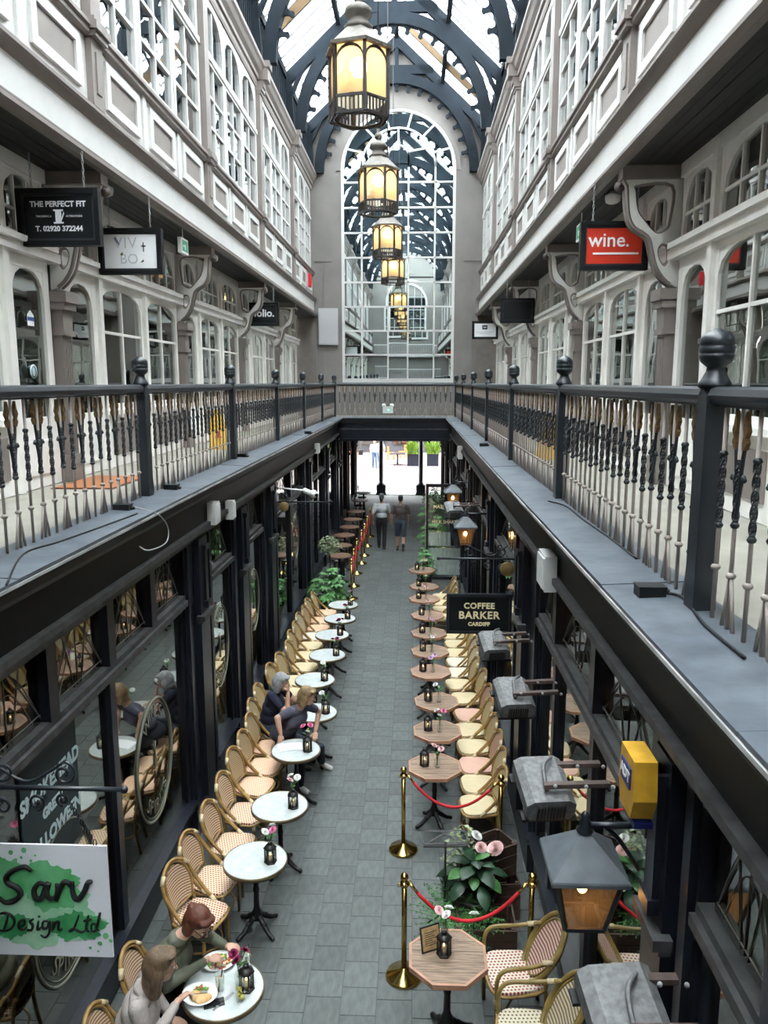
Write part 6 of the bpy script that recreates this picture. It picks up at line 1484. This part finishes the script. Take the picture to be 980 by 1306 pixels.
# glasses on the woman in green
gl = [(.103,q*.034+.02*math.cos(a),.004+.016*math.sin(a)) for q in (-1,1) for a in [0]]
Rm = head_frame(-.15,.58)
for q in (-1,1): MB().tube([Rm@Vector((.104,q*.033+.023*math.cos(a),.004+.017*math.sin(a))) for a in [2*PI*k/14 for k in range(14)]],.0022,5,closed=True).tube([Rm@Vector((.10,q*.056,.008)),Rm@Vector((.0,q*.078,.008))],.002,5).build('spectacle_frame', M['ink'], pB, (.295,.08,1.175))
MB().cyl((0,0,0),(.13,.06,-.05),.003,n=6).build('held_fork', bpy.data.materials['steel'], pA, (.36,.13,.89))
# walkers
def walker(label, loc, rz, top, low, shortsleg, hm, hshort, stride=.16):
    t = thing('person', label, 'person', loc, rz); mats = [top, low, SK, SHD, mat('tan_boot',(.12,.07,.035),.7) if 'tan_boot' not in bpy.data.materials else bpy.data.materials['tan_boot']]; pr = []
    pr += [('e',1,(0,0,.95),(.125,.175,.13)), ('e',0,(0,0,1.08),(.12,.17,.15)), ('e',0,(.005,0,1.27),(.125,.19,.17)), ('e',0,(0,0,1.40),(.085,.19,.075)), ('c',2,(0,0,1.43),(.02,0,1.56),.055,.05)]
    for q in (-1,1):
        f = q*stride; kn = Vector((f*.5+.03,q*.095,.50)); an = Vector((f-.03 if q < 0 else f,q*.09,.10 if q > 0 else .13))
        pr += [('c',1,(0,q*.09,.92),tuple(kn+Vector((0,0,.02))),.10,.085 if shortsleg else .07), ('c',2 if shortsleg else 1,tuple(kn-Vector((0,0,.02))),tuple(an),.058 if shortsleg else .066,.042 if shortsleg else .055), ('c',4 if shortsleg else 3,tuple(an+Vector((-.03,0,-.05))),tuple(an+Vector((.15,q*.01,-.06))),.046,.036)]
        if shortsleg: pr += [('c',3,tuple(an+Vector((0,0,.02))),tuple(an+Vector((0,0,.09))),.046,.047)]
        s0 = Vector((0,q*.20,1.40)); el = Vector((-q*.06,q*.27,1.13)); wr = Vector((.08-q*.06,q*.27,.90))
        pr += [('c',0,tuple(s0),tuple(s0.lerp(el,.7)),.066,.062), ('c',2,tuple(s0.lerp(el,.7)),tuple(el),.046,.042), ('c',2,tuple(el),tuple(wr),.041,.028)]; hand(pr, wr, (.2,0,-1), (0,q,0), 2, .35, 1.05, 1 if q < 0 else -1)
    hc = Vector((.02,0,1.655)); Rm = head_frame(0,.05); head(pr, hc, Rm, 2); obj('body', person_mesh('body', pr, mats, .011), t); face(t, hc, Rm, hm)
    hair(t, hc, Rm, [((-.022,0,.045),(.092,.082,.085)),((-.05,0,.0),(.062,.080,.08)),((-.06,0,-.04),(.045,.068,.04))], hm, .011); return t
walker('person in grey tee and black trousers walking away down the aisle', (-.37,23.85,0), PI/2, mat('grey_tee',(.46,.47,.48),.9), mat('black_trousers',(.012,.012,.014),.8), False, hairmat('dark_grey_hair',(.10,.10,.10),(.05,.05,.05)), True)
walker('person in brown tee and denim shorts walking away down the aisle', (.23,23.55,0), PI/2, mat('brown_tee',(.075,.058,.055),.9), mat('denim_shorts',(.05,.07,.09),.9), True, hairmat('dark_brown_hair',(.03,.02,.017),(.015,.01,.01)), True, .12)
# ================================================================== STREET BEYOND
walker('person in white top and jeans standing out on the bright street', tuple(at(478,597,z=0)), -1.3, WT, BJ, False, h4, True, .08)
walker('person in pale shirt and jeans out on the bright street holding flowers', tuple(at(485,596,z=0)), -1.9, mat('pale_shirt',(.6,.6,.58),.8), BJ, False, h2, True, .08)
M['facade'] = mat('dark_shop_facade',(.03,.03,.035),.6,var=.3,scale=.5)
fw_ = struct('wall_street_facade'); MB().box(-20,20,58,58.4,0,24).build('facade', M['facade'], fw_)
for k in range(-5,6): MB().box(k*2.4-.9,k*2.4+.9,57.9,58,.6,3.2).build('shop_pane', M['glassshop'], fw_)
M['orange'] = mat('orange_chair_paint',(.62,.14,.02),.5)
def street_chair(x, y, rz, l):
    t = thing('street_chair', l, 'chair', (x,y,0), rz)
    MB().box(-.22,.22,-.22,.22,.43,.47).build('seat', M['orange'], t)
    for a in (-1,1):
        for b in (-1,1): MB().box(a*.2-.025,a*.2+.025,b*.2-.025,b*.2+.025,0,.9 if a < 0 else .45).build('leg', M['orange'], t)
    for z in (.62,.84): MB().box(-.215,-.19,-.2,.2,z-.05,z+.05).build('back_slat', M['orange'], t)
p = at(499,586,z=0); street_chair(p.x,p.y,.2,'orange wooden chair on the street next to the slim column'); p = at(514,584,z=0); street_chair(p.x,p.y,PI+.3,'orange wooden chair on the street facing the other orange one')
p = at(507,580,z=.7)
t = thing('street_table','dark cafe table between the orange street chairs','table',(p.x,p.y+.6,0)); MB().box(-.5,.5,-.4,.4,.70,.74).build('tabletop', M['slateblue'], t); MB().cyl((0,0,0),(0,0,.7),.05,n=10).build('pedestal', M['iron'], t); MB().box(-.25,.25,-.25,.25,0,.03).build('base', M['iron'], t)
M['lime'] = mat('bright_lime_leaf',(.10,.19,.012),.5,objrand=.2,var=.2)
for (px,l) in ((527,'black street planter with lime green plants by the slim column'),(552,'black street planter with lime green plants near the passage wall')):
    p = at(px,594,z=0); t = thing('street_planter', l, 'planter', (p.x,p.y,0)); MB().box(-.36,.36,-.22,.22,0,.75).build('trough', M['navy'], t); MB().box(-.38,.38,-.24,.24,.70,.76).build('rim', M['navy'], t); mb = MB(); rr = random.Random(px)
    for k in range(160):
        c = Vector((rr.uniform(-.33,.33),rr.uniform(-.2,.2),.75)); d = Vector((rr.uniform(-.3,.3),rr.uniform(-.3,.3),rr.uniform(.3,.8))); sd = Vector((.05,0,0)); mb.add([c-sd,c+sd,c+d+sd*.4,c+d-sd*.4],[(0,1,2,3)])
    tag(mb.build('foliage', M['lime'], t), kind='stuff')
for i,(x,y) in enumerate(((-3.2,56),(3.4,56))): shrub('street shrub in front of the dark facade, %s the slim columns' % ('behind the people beyond' if i == 0 else 'behind the planters beyond'), (x,y,0), 2.0,1.2,500,40+i,M['leaf'],'street_shrub')
# unseen building mass above the passage, added to shade the street from the sky
bm_ = struct('wall_street_shade'); MB().box(-20,20,33.0,36.3,3.62,20).build('shade_mass', M['plaster'], bm_)
MB().box(-20,-2.0,36.0,36.3,0,3.62).build('pier', M['navy'], bm_); MB().box(2.0,20,36.0,36.3,0,3.62).build('pier', M['navy'], bm_)
# closing wall behind the viewer: arched window and cross galleries, met in the mirror
wf = window(); xx = Y0+.02
A = [(1.6*math.cos(PI*k/20), 11.6+1.6*math.sin(PI*k/20)) for k in range(21)]; B = [(1.45*math.cos(PI*k/20), 11.6+1.45*math.sin(PI*k/20)) for k in range(21)]
MB().strip([(1.6,8.6)]+A+[(-1.6,8.6)], [(1.45,8.6)]+B+[(-1.45,8.6)], fy, xx, xx+.08).box(-1.6,1.6,xx,xx+.08,8.5,8.65).build('frame', M['white'], wf)
m = MB()
for k in range(-2,3): m.box(k*.56-.02,k*.56+.02,xx,xx+.06,8.6,12.9)
for k in range(1,6): m.box(-1.5,1.5,xx,xx+.06,8.6+.7*k-.02,8.6+.7*k+.02)
m.build('glazing_bar_frame', M['white'], wf); MB().box(-1.5,1.5,xx-.005,xx+.01,8.6,12.0).build('pane', M['glassup'], wf)
for z in (5.2,7.2):
    m = MB().box(-2.7,2.7,xx,xx+.25,z-.12,z).box(-2.7,2.7,xx+.2,xx+.25,z+.85,z+.92)
    for k in range(46): m.box(-2.65+k*.118,-2.63+k*.118,xx+.21,xx+.235,z,z+.86)
    m.build('balcony_lattice', M['white'], wf)
# transfers on the tailor's glass door
dn = thing('door_sticker', 'pale blue round sticker on the arched glass door by the tailor sign', 'sticker', at(43,474,x=-3.405))
MB().lathe([(0,-.002),(.075,-.002),(.075,.002),(0,.002)],20).build('disc', mat('pale_blue_sticker',(.45,.62,.64),.5), dn, None, (0,PI/2,0)); MB().tube([(.004,.045*math.cos(2*PI*k/16),.058*math.sin(2*PI*k/16)) for k in range(16)],.004,4,closed=True).build('ring_mark', M['ink'], dn)
dn = thing('door_notice', 'small white and blue house-shaped notice on the tailor glass door', 'notice', at(39,408,x=-3.405))
MB().prism([(-.07,-.06),(.07,-.06),(.07,.05),(0,.10),(-.07,.05)], lambda u,v,w:(w,u,v), -.002, .002).build('card', M['signwhite'], dn); MB().box(.002,.004,-.065,.065,-.01,.03).build('blue_band', mat('notice_blue',(.03,.06,.25),.5), dn)
